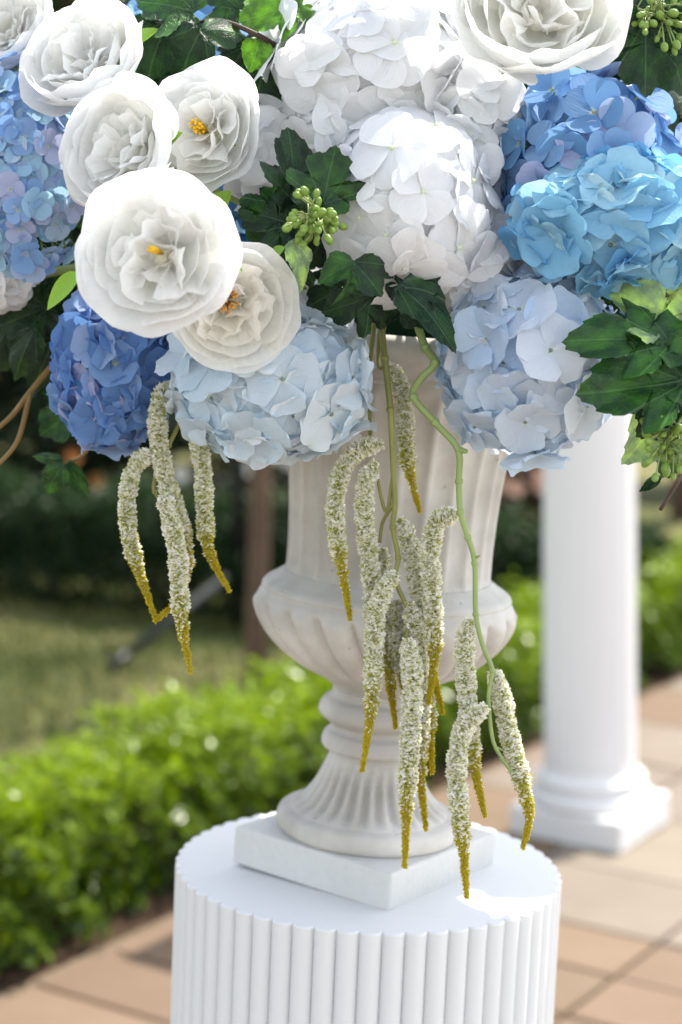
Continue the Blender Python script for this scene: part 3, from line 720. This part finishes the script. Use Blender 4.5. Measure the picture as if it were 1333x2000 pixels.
COB = pal((.14, .28, .58), (.21, .36, .64), (.34, .46, .70), (.46, .50, .71), (.16, .30, .60), (.26, .41, .69))
hydrangea('deep blue hydrangea at lower left under the largest rose', 224, 715, 1.50, 130, 175, 'frilly', 56, 100, COB, (-.1, -.05, 1), cupr=(.05, .4))
LAV = pal((.32, .50, .77), (.44, .55, .77), (.54, .58, .78), (.40, .63, .80), (.26, .45, .75), (.56, .68, .81), (.44, .66, .80))
hydrangea('lavender blue hydrangea with small petals at the left edge', 55, 330, 1.50, 130, 225, 'smooth', 33, 290, LAV, (-.05, 0, 1), cupr=(.05, .4))
hydrangea('small white hydrangea at the left edge below the lavender blue one', 2, 545, 1.56, 62, 62, 'broad', 60, 34, WHITE, (0, 0, 1))
TEAL = pal((.16, .34, .58), (.24, .44, .66), (.35, .55, .72))
hydrangea('teal blue hydrangea mostly hidden by the dark leaves at top', 355, 75, 1.60, 130, 105, 'broad', 62, 50, TEAL, (0, .1, 1))
hydrangea('dark teal hydrangea peeking between the roses and lobed leaves', 445, 440, 1.56, 90, 85, 'broad', 60, 44, pal((.06, .19, .40), (.10, .26, .48)), (0, 0, 1))
hydrangea('white hydrangea low behind the lobed leaves above the rim', 615, 600, 1.55, 70, 80, 'broad', 66, 40, WHITE, (0, 0, 1))

for where, x, y, d, p_ in (('left, white', 480, 330, 1.86, WHITE), ('right, white', 1010, 300, 1.88, WHITE), ('tucked between white and aqua, pale blue', 985, 470, 1.60, PALE2), ('middle, pale blue', 760, 470, 1.94, PALE), ('top, white', 760, 120, 1.84, WHITE), ('low left, blue', 430, 620, 1.80, COB), ('low right, pale blue', 1080, 640, 1.78, PALE2), ('far right, white', 1320, 330, 1.72, WHITE), ('rightmost, white', 1400, 430, 1.88, WHITE), ('far right and low, aqua', 1280, 520, 1.62, AQUA)):
    hydrangea('hydrangea at the back of the arrangement, ' + where, x, y, d, 190, 190, 'broad', 100, 40, p_, (0, 0, -1))
# --- leaves
def outline(kind, g):
    if kind == 'lobed':
        half = [(.0, .02), (.10, -.12), (.26, -.17), (.42, -.10), (.50, .04), (.37, .15), (.60, .20), (.68, .36), (.66, .50), (.46, .44), (.30, .47), (.40, .66), (.34, .82), (.16, .90), (.0, 1.06)]
    else:
        half = [(.0, .0), (.14, .03), (.27, .13), (.36, .28), (.38, .44), (.33, .62), (.22, .80), (.09, .93), (.0, 1.04)]
    def tooth(h):
        o = []
        for i in range(len(h) - 1):
            (x0, y0), (x1, y1) = h[i], h[i + 1]
            x0 *= 1; o.append((x0, y0))
            nx, ny = (y1 - y0), -(x1 - x0); L = math.hypot(nx, ny)
            if L > .05:
                k = .16 * L * g.uniform(.6, 1.3); o.append((x0 * .45 + x1 * .55 + nx / L * k, y0 * .45 + y1 * .55 + ny / L * k)); o.append((x0 * .3 + x1 * .7 + nx / L * k * .1, y0 * .3 + y1 * .7 + ny / L * k * .1))
        return o
    a = tooth([(x * g.uniform(.93, 1.07), y) for x, y in half]); b = tooth([(x * g.uniform(.93, 1.07), y) for x, y in half])
    return [(x, y) for x, y in a] + [(0, half[-1][1])] + [(-x, y) for x, y in reversed(b[1:])]
def leaf_mesh(kind, seed, bend, fold, wave, mat):
    g = random.Random(seed); ol = outline(kind, g); c = (0, .30); rings = (.0, .2, .4, .6, .8, .93, 1.0); V = []; n = len(ol); uv = []
    p1, p2, p3 = g.uniform(0, 6.28), g.uniform(0, 6.28), g.uniform(-.25, .25)
    def Z(x, y, s):
        a = math.atan2(x, y - .05)
        return (-bend * (y - .1) * abs(y - .1) + fold * abs(x) - .25 * bend * x * x + wave * s * s * math.sin(3 * a + p1) * .5 + wave * s ** 3 * .35 * math.sin(9 * a + p2) + p3 * x * y)
    V.append((c[0], c[1], Z(0, c[1], 0))); uv.append(c)
    for s in rings[1:]:
        for (x, y) in ol:
            xx = c[0] + (x - c[0]) * s; yy = c[1] + (y - c[1]) * s
            V.append((xx, yy, Z(xx, yy, s))); uv.append((xx, yy))
    Fc = [(0, 1 + i, 1 + (i + 1) % n) for i in range(n)]
    for k in range(len(rings) - 2):
        for i in range(n):
            a = 1 + k * n; Fc.append((a + i, a + n + i, a + n + (i + 1) % n, a + (i + 1) % n))
    Fc = [f[::-1] for f in Fc]
    return mesh('leaf', V, Fc, mat, True, uv)
LV = {'lobed': [leaf_mesh('lobed', 40 + k, b_, f_, w_, M_leaf) for k, (b_, f_, w_) in enumerate([(.35, .18, .16), (.15, .35, .20), (.65, -.10, .18), (.40, .50, .22)])],
      'ovate': [leaf_mesh('ovate', 60 + k, b_, f_, w_, M_leaf) for k, (b_, f_, w_) in enumerate([(.35, .42, .10), (.75, .25, .12), (.2, .60, .10), (.5, -.3, .12)])]}
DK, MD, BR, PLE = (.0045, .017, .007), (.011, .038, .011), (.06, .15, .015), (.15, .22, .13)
def leaf(root, bx, by, tx, ty, d, kind='lobed', colr=DK, dd=0.0, tilt=(0, 0), wscale=1.0, var=None):
    b_, t_ = P(bx, by, d), P(tx, ty, d + dd); L = (t_ - b_).length / 1.03
    Mw = frame(b_, t_ - b_, cdir(tilt[0], tilt[1], 1)) @ Matrix.Diagonal((L * wscale, L, L, 1))
    j = rnd.uniform(.85, 1.2)
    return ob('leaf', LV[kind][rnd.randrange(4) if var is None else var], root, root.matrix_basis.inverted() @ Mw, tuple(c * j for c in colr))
def sprig(label, base, twigs, leaves, mat=M_twig, group='leaf sprigs'):
    root = thing('leaf_sprig', label, 'leaf sprig', Matrix.Translation(P(*base)), group)
    for (pts, r0, r1) in twigs:
        pp = spline([P(*p) - P(*base) for p in pts], 6); mb = MB(); mb.tube(pp, list(np.linspace(r0, r1, len(pp))), 8)
        ob('twig', mb.build('twig', mat), root)
    for l in leaves: leaf(root, *l[0], **l[1])
    return root
D = dict
sprig('dark leaf sprig at the top between rose and white hydrangea', (560, 130, 1.50),
      [([(600, 150, 1.52), (545, 95, 1.46), (490, 62, 1.44), (430, 40, 1.45), (380, 45, 1.46)], .0028, .0014), ([(545, 95, 1.46), (520, 130, 1.46)], .0016, .001)],
      [((330, 40, 275, 150, 1.46), D(kind='ovate', colr=DK, tilt=(-.3, .1), wscale=1.2)), ((400, 50, 345, 135, 1.44), D(kind='ovate', colr=DK, tilt=(.1, .3), wscale=1.25)),
       ((390, 62, 478, 45, 1.43), D(kind='ovate', colr=MD, tilt=(0, .5), wscale=1.1)), ((590, 5, 468, 40, 1.45), D(kind='lobed', colr=BR, tilt=(.2, .4))),
       ((510, 75, 490, 138, 1.45), D(kind='ovate', colr=BR, tilt=(.2, .1), wscale=1.3)), ((380, 25, 270, -12, 1.45), D(kind='lobed', colr=MD, tilt=(0, .3))),
       ((520, 110, 500, 205, 1.49), D(kind='ovate', colr=DK, tilt=(.3, 0), wscale=1.3)), ((470, 20, 400, -40, 1.48), D(kind='lobed', colr=MD)),
       ((560, 40, 610, -30, 1.48), D(kind='ovate', colr=MD)), ((420, 120, 440, 205, 1.55), D(kind='lobed', colr=DK)), ((300, 60, 250, 160, 1.52), D(kind='lobed', colr=DK)), ((480, 90, 440, 150, 1.50), D(kind='lobed', colr=DK)),
       ((600, 30, 540, 75, 1.47), D(kind='lobed', colr=BR))])
sprig('dark lobed leaf sprig in the middle behind the green berries', (745, 500, 1.46),
      [([(745, 560, 1.48), (760, 500, 1.46), (715, 462, 1.42), (650, 425, 1.40), (600, 400, 1.39)], .0030, .0016), ([(745, 540, 1.47), (700, 560, 1.42)], .0018, .0012), ([(770, 560, 1.47), (800, 540, 1.42)], .0018, .0012)],
      [((575, 395, 578, 245, 1.39), D(colr=DK, tilt=(.5, .1), wscale=.75, var=0)), ((630, 400, 655, 285, 1.38), D(colr=MD, tilt=(-.1, .2), var=1)),
       ((575, 440, 468, 400, 1.40), D(colr=DK, tilt=(.1, .2), wscale=1.0, var=0)), ((560, 400, 500, 495, 1.41), D(colr=MD, tilt=(0, 0), wscale=1.05, var=3)),
       ((690, 470, 678, 350, 1.41), D(kind='ovate', colr=DK, tilt=(-.5, 0))), ((650, 400, 712, 455, 1.43), D(kind='lobed', colr=DK)),
       ((568, 470, 612, 552, 1.36), D(kind='ovate', colr=PLE, tilt=(.6, .2), wscale=.95)), ((695, 515, 618, 540, 1.355), D(kind='ovate', colr=MD, tilt=(0, .6), wscale=1.1, var=0)),
       ((690, 512, 752, 572, 1.36), D(kind='ovate', colr=DK, tilt=(.1, .3), wscale=1.35)), ((690, 530, 662, 600, 1.35), D(kind='ovate', colr=MD, tilt=(1.2, .3), wscale=.6)),
       ((775, 560, 898, 628, 1.38), D(kind='ovate', colr=DK, tilt=(-.2, 1.0), wscale=1.0, dd=-.02, var=1)), ((785, 590, 860, 540, 1.39), D(kind='lobed', colr=DK, tilt=(0, .8))),
       ((760, 545, 765, 465, 1.39), D(kind='ovate', colr=DK, tilt=(.9, 0), wscale=.7)), ((725, 580, 632, 612, 1.41), D(kind='lobed', colr=DK, tilt=(0, -.2))),
       ((750, 560, 745, 640, 1.43), D(kind='lobed', colr=DK, tilt=(0, -.1))), ((780, 570, 830, 640, 1.44), D(kind='lobed', colr=DK)), ((640, 450, 600, 520, 1.44), D(kind='lobed', colr=DK)),
       ((700, 470, 650, 480, 1.44), D(kind='lobed', colr=DK)), ((590, 500, 540, 560, 1.46), D(kind='lobed', colr=DK)), ((670, 560, 600, 600, 1.47), D(kind='lobed', colr=DK))])
sprig('big lobed leaf sprig at right edge below the aqua hydrangea', (1345, 545, 1.42),
      [([(1420, 545, 1.44), (1333, 542, 1.40), (1272, 556, 1.385), (1296, 600, 1.375), (1318, 658, 1.37)], .0030, .0020), ([(1272, 556, 1.385), (1300, 575, 1.39), (1333, 620, 1.40)], .0022, .0016), ([(1318, 658, 1.37), (1340, 720, 1.37)], .002, .0015), ([(1350, 900, 1.37), (1322, 945, 1.36), (1290, 996, 1.355)], .0018, .0014)],
      [((1310, 672, 1118, 640, 1.355), D(colr=MD, tilt=(.1, .55), wscale=.74, var=0, dd=-.01)), ((1318, 660, 1215, 545, 1.37), D(colr=PLE, tilt=(-.4, .8), wscale=.8, var=3)),
       ((1340, 745, 1130, 768, 1.345), D(colr=MD, tilt=(0, .35), wscale=.8, var=1)), ((1345, 760, 1250, 850, 1.36), D(colr=DK, tilt=(0, 0), wscale=.9, var=0)),
       ((1330, 760, 1225, 910, 1.40), D(kind='ovate', colr=PLE, tilt=(.5, .2), wscale=1.0)), ((1345, 580, 1300, 700, 1.43), D(kind='lobed', colr=PLE)), ((1360, 800, 1300, 930, 1.42), D(kind='lobed', colr=MD)),
       ((1290, 930, 1250, 960, 1.40), D(kind='ovate', colr=DK, wscale=.6))])
sprig('dark leaf sprig at top right between creamy rose and berries', (1250, 60, 1.48),
      [([(1180, 150, 1.52), (1215, 100, 1.47), (1260, 40, 1.45), (1320, 10, 1.44)], .0026, .0014)],
      [((1262, 40, 1262, 188, 1.40), D(colr=DK, tilt=(.1, .1), wscale=.95, var=1)), ((1240, 60, 1150, 150, 1.47), D(colr=DK)), ((1290, 60, 1345, 180, 1.46), D(colr=DK)),
       ((1200, 110, 1080, 180, 1.50), D(colr=DK)), ((1130, 140, 1040, 230, 1.52), D(colr=DK)), ((1230, 20, 1200, 120, 1.46), D(colr=MD, kind='ovate')), ((1300, 10, 1370, 60, 1.46), D(colr=MD)),
       ((1060, 160, 1010, 260, 1.55), D(colr=DK)), ((1240, 20, 1300, -60, 1.47), D(colr=DK))])
sprig('shaded leaf sprig hanging at lower left on tan twigs', (110, 650, 1.60),
      [([(180, 640, 1.60), (115, 700, 1.58), (60, 765, 1.57), (25, 810, 1.56), (-20, 850, 1.56)], .0030, .0020), ([(60, 765, 1.57), (35, 860, 1.55), (-10, 915, 1.55)], .0024, .0016), ([(200, 840, 1.58), (160, 890, 1.57), (125, 905, 1.57)], .0022, .0012)],
      [((90, 600, -10, 640, 1.58), D(colr=DK)), ((70, 640, 20, 740, 1.56), D(colr=DK, kind='ovate', wscale=.8)), ((110, 660, 60, 760, 1.60), D(colr=DK)),
       ((125, 905, 85, 965, 1.56), D(colr=MD, kind='ovate')), ((130, 900, 172, 975, 1.57), D(colr=MD, kind='ovate', wscale=.6)), ((125, 900, 58, 890, 1.57), D(colr=MD, kind='ovate', wscale=.5)),
       ((160, 790, 80, 850, 1.60), D(colr=MD)), ((60, 560, -20, 600, 1.60), D(colr=DK)), ((20, 640, -40, 720, 1.60), D(colr=DK)), ((180, 760, 120, 830, 1.61), D(colr=DK)),
       ((140, 590, 40, 590, 1.62), D(colr=DK)), ((100, 720, 130, 800, 1.62), D(colr=DK))], M_tan_twig)
FILL = [('between the upper roses and the teal hydrangea', 250, 170, 1.58), ('behind the periwinkle hydrangea and the white heads', 1010, 330, 1.58),
        ('behind the left facing rose', 170, 430, 1.60), ('behind the white hydrangea at the top', 640, 90, 1.62), ('behind the pale blue hydrangea at lower right', 1080, 560, 1.60),
        ('behind the pale blue hydrangea at lower centre', 450, 620, 1.62), ('at the back of the arrangement above the rim', 800, 520, 1.80), ('behind the aqua hydrangea', 1290, 330, 1.60),
        ('at the back of the arrangement on the left', 350, 300, 1.85), ('at the back of the arrangement on the right', 1150, 420, 1.85), ('behind the lavender blue hydrangea', 40, 500, 1.66),
        ('at the back of the arrangement at the top', 760, 120, 1.88), ('at the very back low down on the left', 450, 560, 1.82), ('at the very back low down on the right', 1050, 620, 1.80)]
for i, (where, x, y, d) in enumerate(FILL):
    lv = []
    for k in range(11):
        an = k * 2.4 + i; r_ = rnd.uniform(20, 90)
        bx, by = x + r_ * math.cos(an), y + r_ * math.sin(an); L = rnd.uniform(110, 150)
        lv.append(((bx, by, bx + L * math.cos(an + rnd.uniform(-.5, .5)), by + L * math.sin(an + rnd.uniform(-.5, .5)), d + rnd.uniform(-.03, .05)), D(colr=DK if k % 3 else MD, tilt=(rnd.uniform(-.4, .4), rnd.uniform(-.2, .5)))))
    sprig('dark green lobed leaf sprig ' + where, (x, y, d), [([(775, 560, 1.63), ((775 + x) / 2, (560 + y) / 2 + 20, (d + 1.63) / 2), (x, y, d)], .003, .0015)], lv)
mb = MB(); mb.ball((0, 0, 0), .10, 20, 14)
tag(ob('floral_foam', mb.build('floral_foam', M_foam), None, Matrix.Translation(P(782, 585, 1.64)) @ Matrix.Diagonal((1, 1, .75, 1))), 'dark green floral foam mound hidden in the urn mouth', 'floral foam')

# --- berries
bm_ = MB(); bm_.ball((0, 0, 0), 1, 10, 8); BERRY = bm_.build('berry', M_berry)
def berries(label, base, tips, spread, n, rpx, d, seed):
    g = random.Random(seed); root = thing('berry_cluster', label, 'berry cluster', Matrix.Translation(P(*base)), 'green berry clusters'); o = P(*base); k = d / F
    mb = MB(); main = [P(*base)] + [P(*t) for t in tips]; pts = spline([p - o for p in main], 5); mb.tube(pts, .0016, 6)
    for i in range(n):
        b_ = Vector(pts[int(len(pts) * (.35 + .64 * g.random())) - 1])
        an = g.uniform(0, 6.28); r_ = spread * k * math.sqrt(g.random())
        c = Vector(pts[-1]) * g.uniform(.55, 1.0) + rt * r_ * math.cos(an) + up * r_ * math.sin(an) - fw * g.uniform(-.01, .018)
        mb.tube([b_, (b_ + c) / 2 + up * .002, c], .0007, 4)
        s = rpx * k * g.uniform(.75, 1.2); ob('berry', BERRY, root, frame_z(c, (c - b_).normalized()) @ Matrix.Diagonal((s, s, s * 1.4, 1)))
    ob('stem', mb.build('stem', M_gstem), root)
berries('green berry cluster in front of the dark lobed leaves, centre', (655, 440, 1.39), [(625, 425, 1.36), (598, 425, 1.345)], 52, 62, 7.6, 1.345, 1)
berries('yellowish green berry cluster at the top right corner', (1222, 20, 1.42), [(1270, 25, 1.40), (1305, 45, 1.39)], 62, 48, 7.5, 1.39, 2)
berries('green berry cluster below the big lobed leaves at right edge', (1345, 800, 1.36), [(1310, 850, 1.34), (1290, 885, 1.335)], 58, 66, 7.4, 1.335, 3)

# --- hanging amaranthus
def catkin(root, pts, rad_px, d, seed, tipfrac=.24, white=1.0):
    g = np.random.default_rng(seed); o = np.array(root.matrix_basis.translation)
    sp = np.array(spline([np.array(P(x, y, d + (z if z else 0))) - o for (x, y, *zz) in pts for z in [zz[0] if zz else 0]], 14))
    seg = np.linalg.norm(np.diff(sp, axis=0), axis=1); cum = np.concatenate([[0], np.cumsum(seg)]); L = cum[-1]; k = d / F; r0 = rad_px * k * .70; wob = g.uniform(0, 6.28, 2)
    def at(t):
        s = t * L; return np.stack([np.interp(s, cum, sp[:, i]) for i in range(3)], -1)
    def rad(t): return r0 * np.minimum(1, .45 + t / .10) * np.clip((1 - t) / (tipfrac * 1.55), 0.03, 1) ** .85 * (1 + .09 * np.sin(t * L * 230 + wob[0]) + .07 * np.sin(t * L * 510 + wob[1]))
    # core
    ts = np.linspace(0, 1, 40); mb = MB(); mb.tube(at(ts), list(rad(ts) * .36), 8)
    core = mesh('catkin', mb.V, mb.F, M_bract, True, attr=np.clip(.25 + .9 * np.repeat(ts, 8), 0, 1))
    c = ob('catkin', core, root)
    def flecks(n, t, lift, size, wdt, tone, mat, name, lean):
        p = at(t); p2 = at(np.minimum(1, t + .01)); p1 = at(np.maximum(0, t - .01)); tg = p2 - p1; tg /= np.linalg.norm(tg, axis=1)[:, None] + 1e-12
        q = g.normal(0, 1, (n, 3)); q -= tg * (q * tg).sum(1)[:, None]; q /= np.linalg.norm(q, axis=1)[:, None]
        dirv = q + tg * lean[:, None] + g.normal(0, .28, (n, 3)); dirv /= np.linalg.norm(dirv, axis=1)[:, None]
        side = np.cross(dirv, tg + g.normal(0, .5, (n, 3))); side /= np.linalg.norm(side, axis=1)[:, None]
        nn = np.cross(side, dirv)
        b = p + q * (rad(t) * lift)[:, None]; s = (size * np.clip(rad(t) / r0, .55, 1))[:, None]; w_ = s * wdt
        V = np.stack([b, b + dirv * s * .55 + side * w_ + nn * s * .12, b + dirv * s, b + dirv * s * .55 - side * w_ + nn * s * .12], 1).reshape(-1, 3)
        i = np.arange(n) * 4; Fc = np.concatenate([np.stack([i, i + 1, i + 2], 1), np.stack([i, i + 2, i + 3], 1)]).astype(np.int32)
        oo = ob(name, mesh(name, V, Fc, mat, False, attr=np.repeat(np.clip(tone, 0, 1), 4)), c); oo['kind'] = 'stuff'
    dens = L / .10
    n = int(2700 * dens); t = g.uniform(0, 1, n) ** .93
    flecks(n, t, .45, .0051 * g.uniform(.6, 1.35, n), .20, .15 + .85 * sstep(.45, .9, t) + g.normal(0, .15, n), M_bract, 'bracts', g.uniform(.1, 1.0, n) * (1 + sstep(1 - tipfrac, 1, t)))
    n = int(3200 * dens * white); t = g.uniform(0.0, 1 - tipfrac * .55, n); t = t[g.random(n) < 1 - .96 * sstep(1 - tipfrac * 2.6, 1 - tipfrac * .7, t)]; n = len(t)
    flecks(n, t, .72, .0043 * g.uniform(.6, 1.3, n), .42, g.uniform(0, 1.2, n), M_blossom, 'blossoms', g.uniform(-.4, .8, n))
def amaranth(label, base, stems, catkins, d, mat, seed):
    root = thing('amaranth_spray', label, 'amaranth spray', Matrix.Translation(P(*base)), 'hanging amaranth sprays')
    for (pts, r0, r1) in stems:
        pp = spline([P(x, y, z) - P(*base) for x, y, z in pts], 6); rad = np.linspace(r0, r1, len(pp)); mb = MB(); mb.tube(pp, list(rad), 9)
        for q in range(6, len(pp) - 3, 6):
            if rnd.random() < .6: mb.ball(pp[q], rad[q] * 1.35, 8, 6)
        ob('stem', mb.build('stem', mat), root)
    for i, (pts, r_) in enumerate(catkins): catkin(root, pts, r_, d, seed + i)
amaranth('white amaranth spray hanging at left below the deep blue hydrangea', (360, 740, 1.48),
         [([(372, 700, 1.50), (360, 800, 1.47), (330, 870, 1.46), (305, 930, 1.46), (302, 960, 1.46), (322, 985, 1.46)], .0022, .0014), ([(360, 800, 1.47), (365, 822, 1.455)], .0016, .0013), ([(318, 885, 1.46), (300, 885, 1.455)], .0014, .0012)],
         [([(303, 884), (268, 905), (250, 965), (252, 1040), (270, 1110), (302, 1202)], 16), ([(348, 748), (318, 772), (308, 830), (322, 930), (350, 1010), (364, 1080), (362, 1130), (345, 1175), (303, 1213)], 19),
          ([(318, 965, -.02), (335, 1020, -.02), (348, 1090, -.02), (352, 1180, -.02), (360, 1245, -.02), (373, 1312, -.02)], 19), ([(368, 822), (388, 870), (398, 930), (400, 1000), (410, 1080), (448, 1153)], 17)], 1.455, M_ostem, 900)
amaranth('white amaranth spray with the largest cluster before the urn middle', (748, 600, 1.50),
         [([(742, 560, 1.50), (746, 640, 1.48), (752, 700, 1.46), (763, 800, 1.45), (768, 900, 1.45), (772, 985, 1.45), (768, 1030, 1.45), (778, 1090, 1.45), (772, 1130, 1.45), (792, 1180, 1.45), (800, 1215, 1.45), (792, 1245, 1.44)], .0029, .0016),
          ([(738, 570, 1.50), (730, 650, 1.49), (722, 730, 1.48), (724, 850, 1.47)], .0022, .0016), ([(768, 985, 1.45), (748, 1020, 1.46), (742, 1060, 1.46)], .0017, .0014), ([(768, 930, 1.45), (755, 1000, 1.455), (738, 935, 1.46), (738, 900, 1.46)], .0016, .0012), ([(742, 640, 1.48), (740, 715, 1.47), (758, 712, 1.47)], .0018, .0012)],
         [([(758, 712, .02), (780, 745, .02), (792, 810, .02), (795, 890, .02), (805, 940, .02), (820, 998, .02)], 15),
          ([(750, 868), (705, 878), (668, 920), (655, 985), (660, 1060), (672, 1130), (684, 1208)], 18), ([(735, 900), (715, 945), (712, 1010), (722, 1090), (730, 1180), (728, 1290), (722, 1400), (708, 1505)], 19),
          ([(748, 1070, .02), (742, 1130, .02), (752, 1220, .02), (760, 1310, .02), (773, 1420, .02)], 18), ([(776, 1118, -.015), (752, 1150, -.015), (735, 1205, -.015), (730, 1300, -.015), (725, 1390, -.015), (712, 1480, -.015)], 18),
          ([(780, 1012, .01), (800, 1060, .01), (815, 1130, .01), (832, 1230, .01), (848, 1320, .01), (865, 1392, .01)], 20),
          ([(796, 1245, -.02), (805, 1320, -.02), (803, 1420, -.02), (796, 1530, -.02), (791, 1692, -.02)], 22), ([(800, 1175), (815, 1260), (822, 1380), (820, 1490), (832, 1618)], 20), ([(815, 1180, .02), (832, 1290, .02), (838, 1400, .02), (845, 1508, .02)], 17),
          ([(780, 1170, .015), (775, 1240, .015), (790, 1320, .015), (790, 1380, .015)], 17)], 1.45, M_ostem, 930)
amaranth('white amaranth spray trailing on a long green stem at right', (812, 600, 1.48),
         [([(795, 560, 1.50), (815, 632, 1.46), (832, 680, 1.45), (850, 709, 1.44), (822, 740, 1.44), (808, 775, 1.435), (850, 825, 1.43), (895, 878, 1.425), (897, 940, 1.425), (900, 1000, 1.425), (915, 1050, 1.425), (928, 1100, 1.425), (930, 1200, 1.425), (945, 1265, 1.425), (962, 1310, 1.425), (955, 1360, 1.425), (962, 1440, 1.425), (980, 1480, 1.425), (1002, 1510, 1.425)], .0034, .0014),
          ([(895, 878, 1.425), (912, 882, 1.42)], .0026, .0018), ([(900, 1000, 1.425), (893, 1003, 1.43)], .0016, .0012), ([(928, 1090, 1.425), (938, 1085, 1.42)], .0014, .0008), ([(970, 1460, 1.425), (990, 1468, 1.43)], .0012, .0008)],
         [([(895, 1003, .01), (855, 1018, .01), (842, 1080, .01), (845, 1170, .01), (850, 1270, .01), (838, 1372, .01)], 20), ([(918, 1208), (908, 1260), (912, 1350), (920, 1430), (928, 1500), (947, 1592)], 20),
          ([(952, 1378, -.015), (910, 1415, -.015), (893, 1480, -.015), (896, 1560, -.015), (905, 1650, -.015), (912, 1752, -.015)], 21), ([(962, 1310), (978, 1350), (992, 1420), (1010, 1490), (1028, 1560), (1034, 1600), (1022, 1655)], 20)], 1.43, M_gstem, 960)
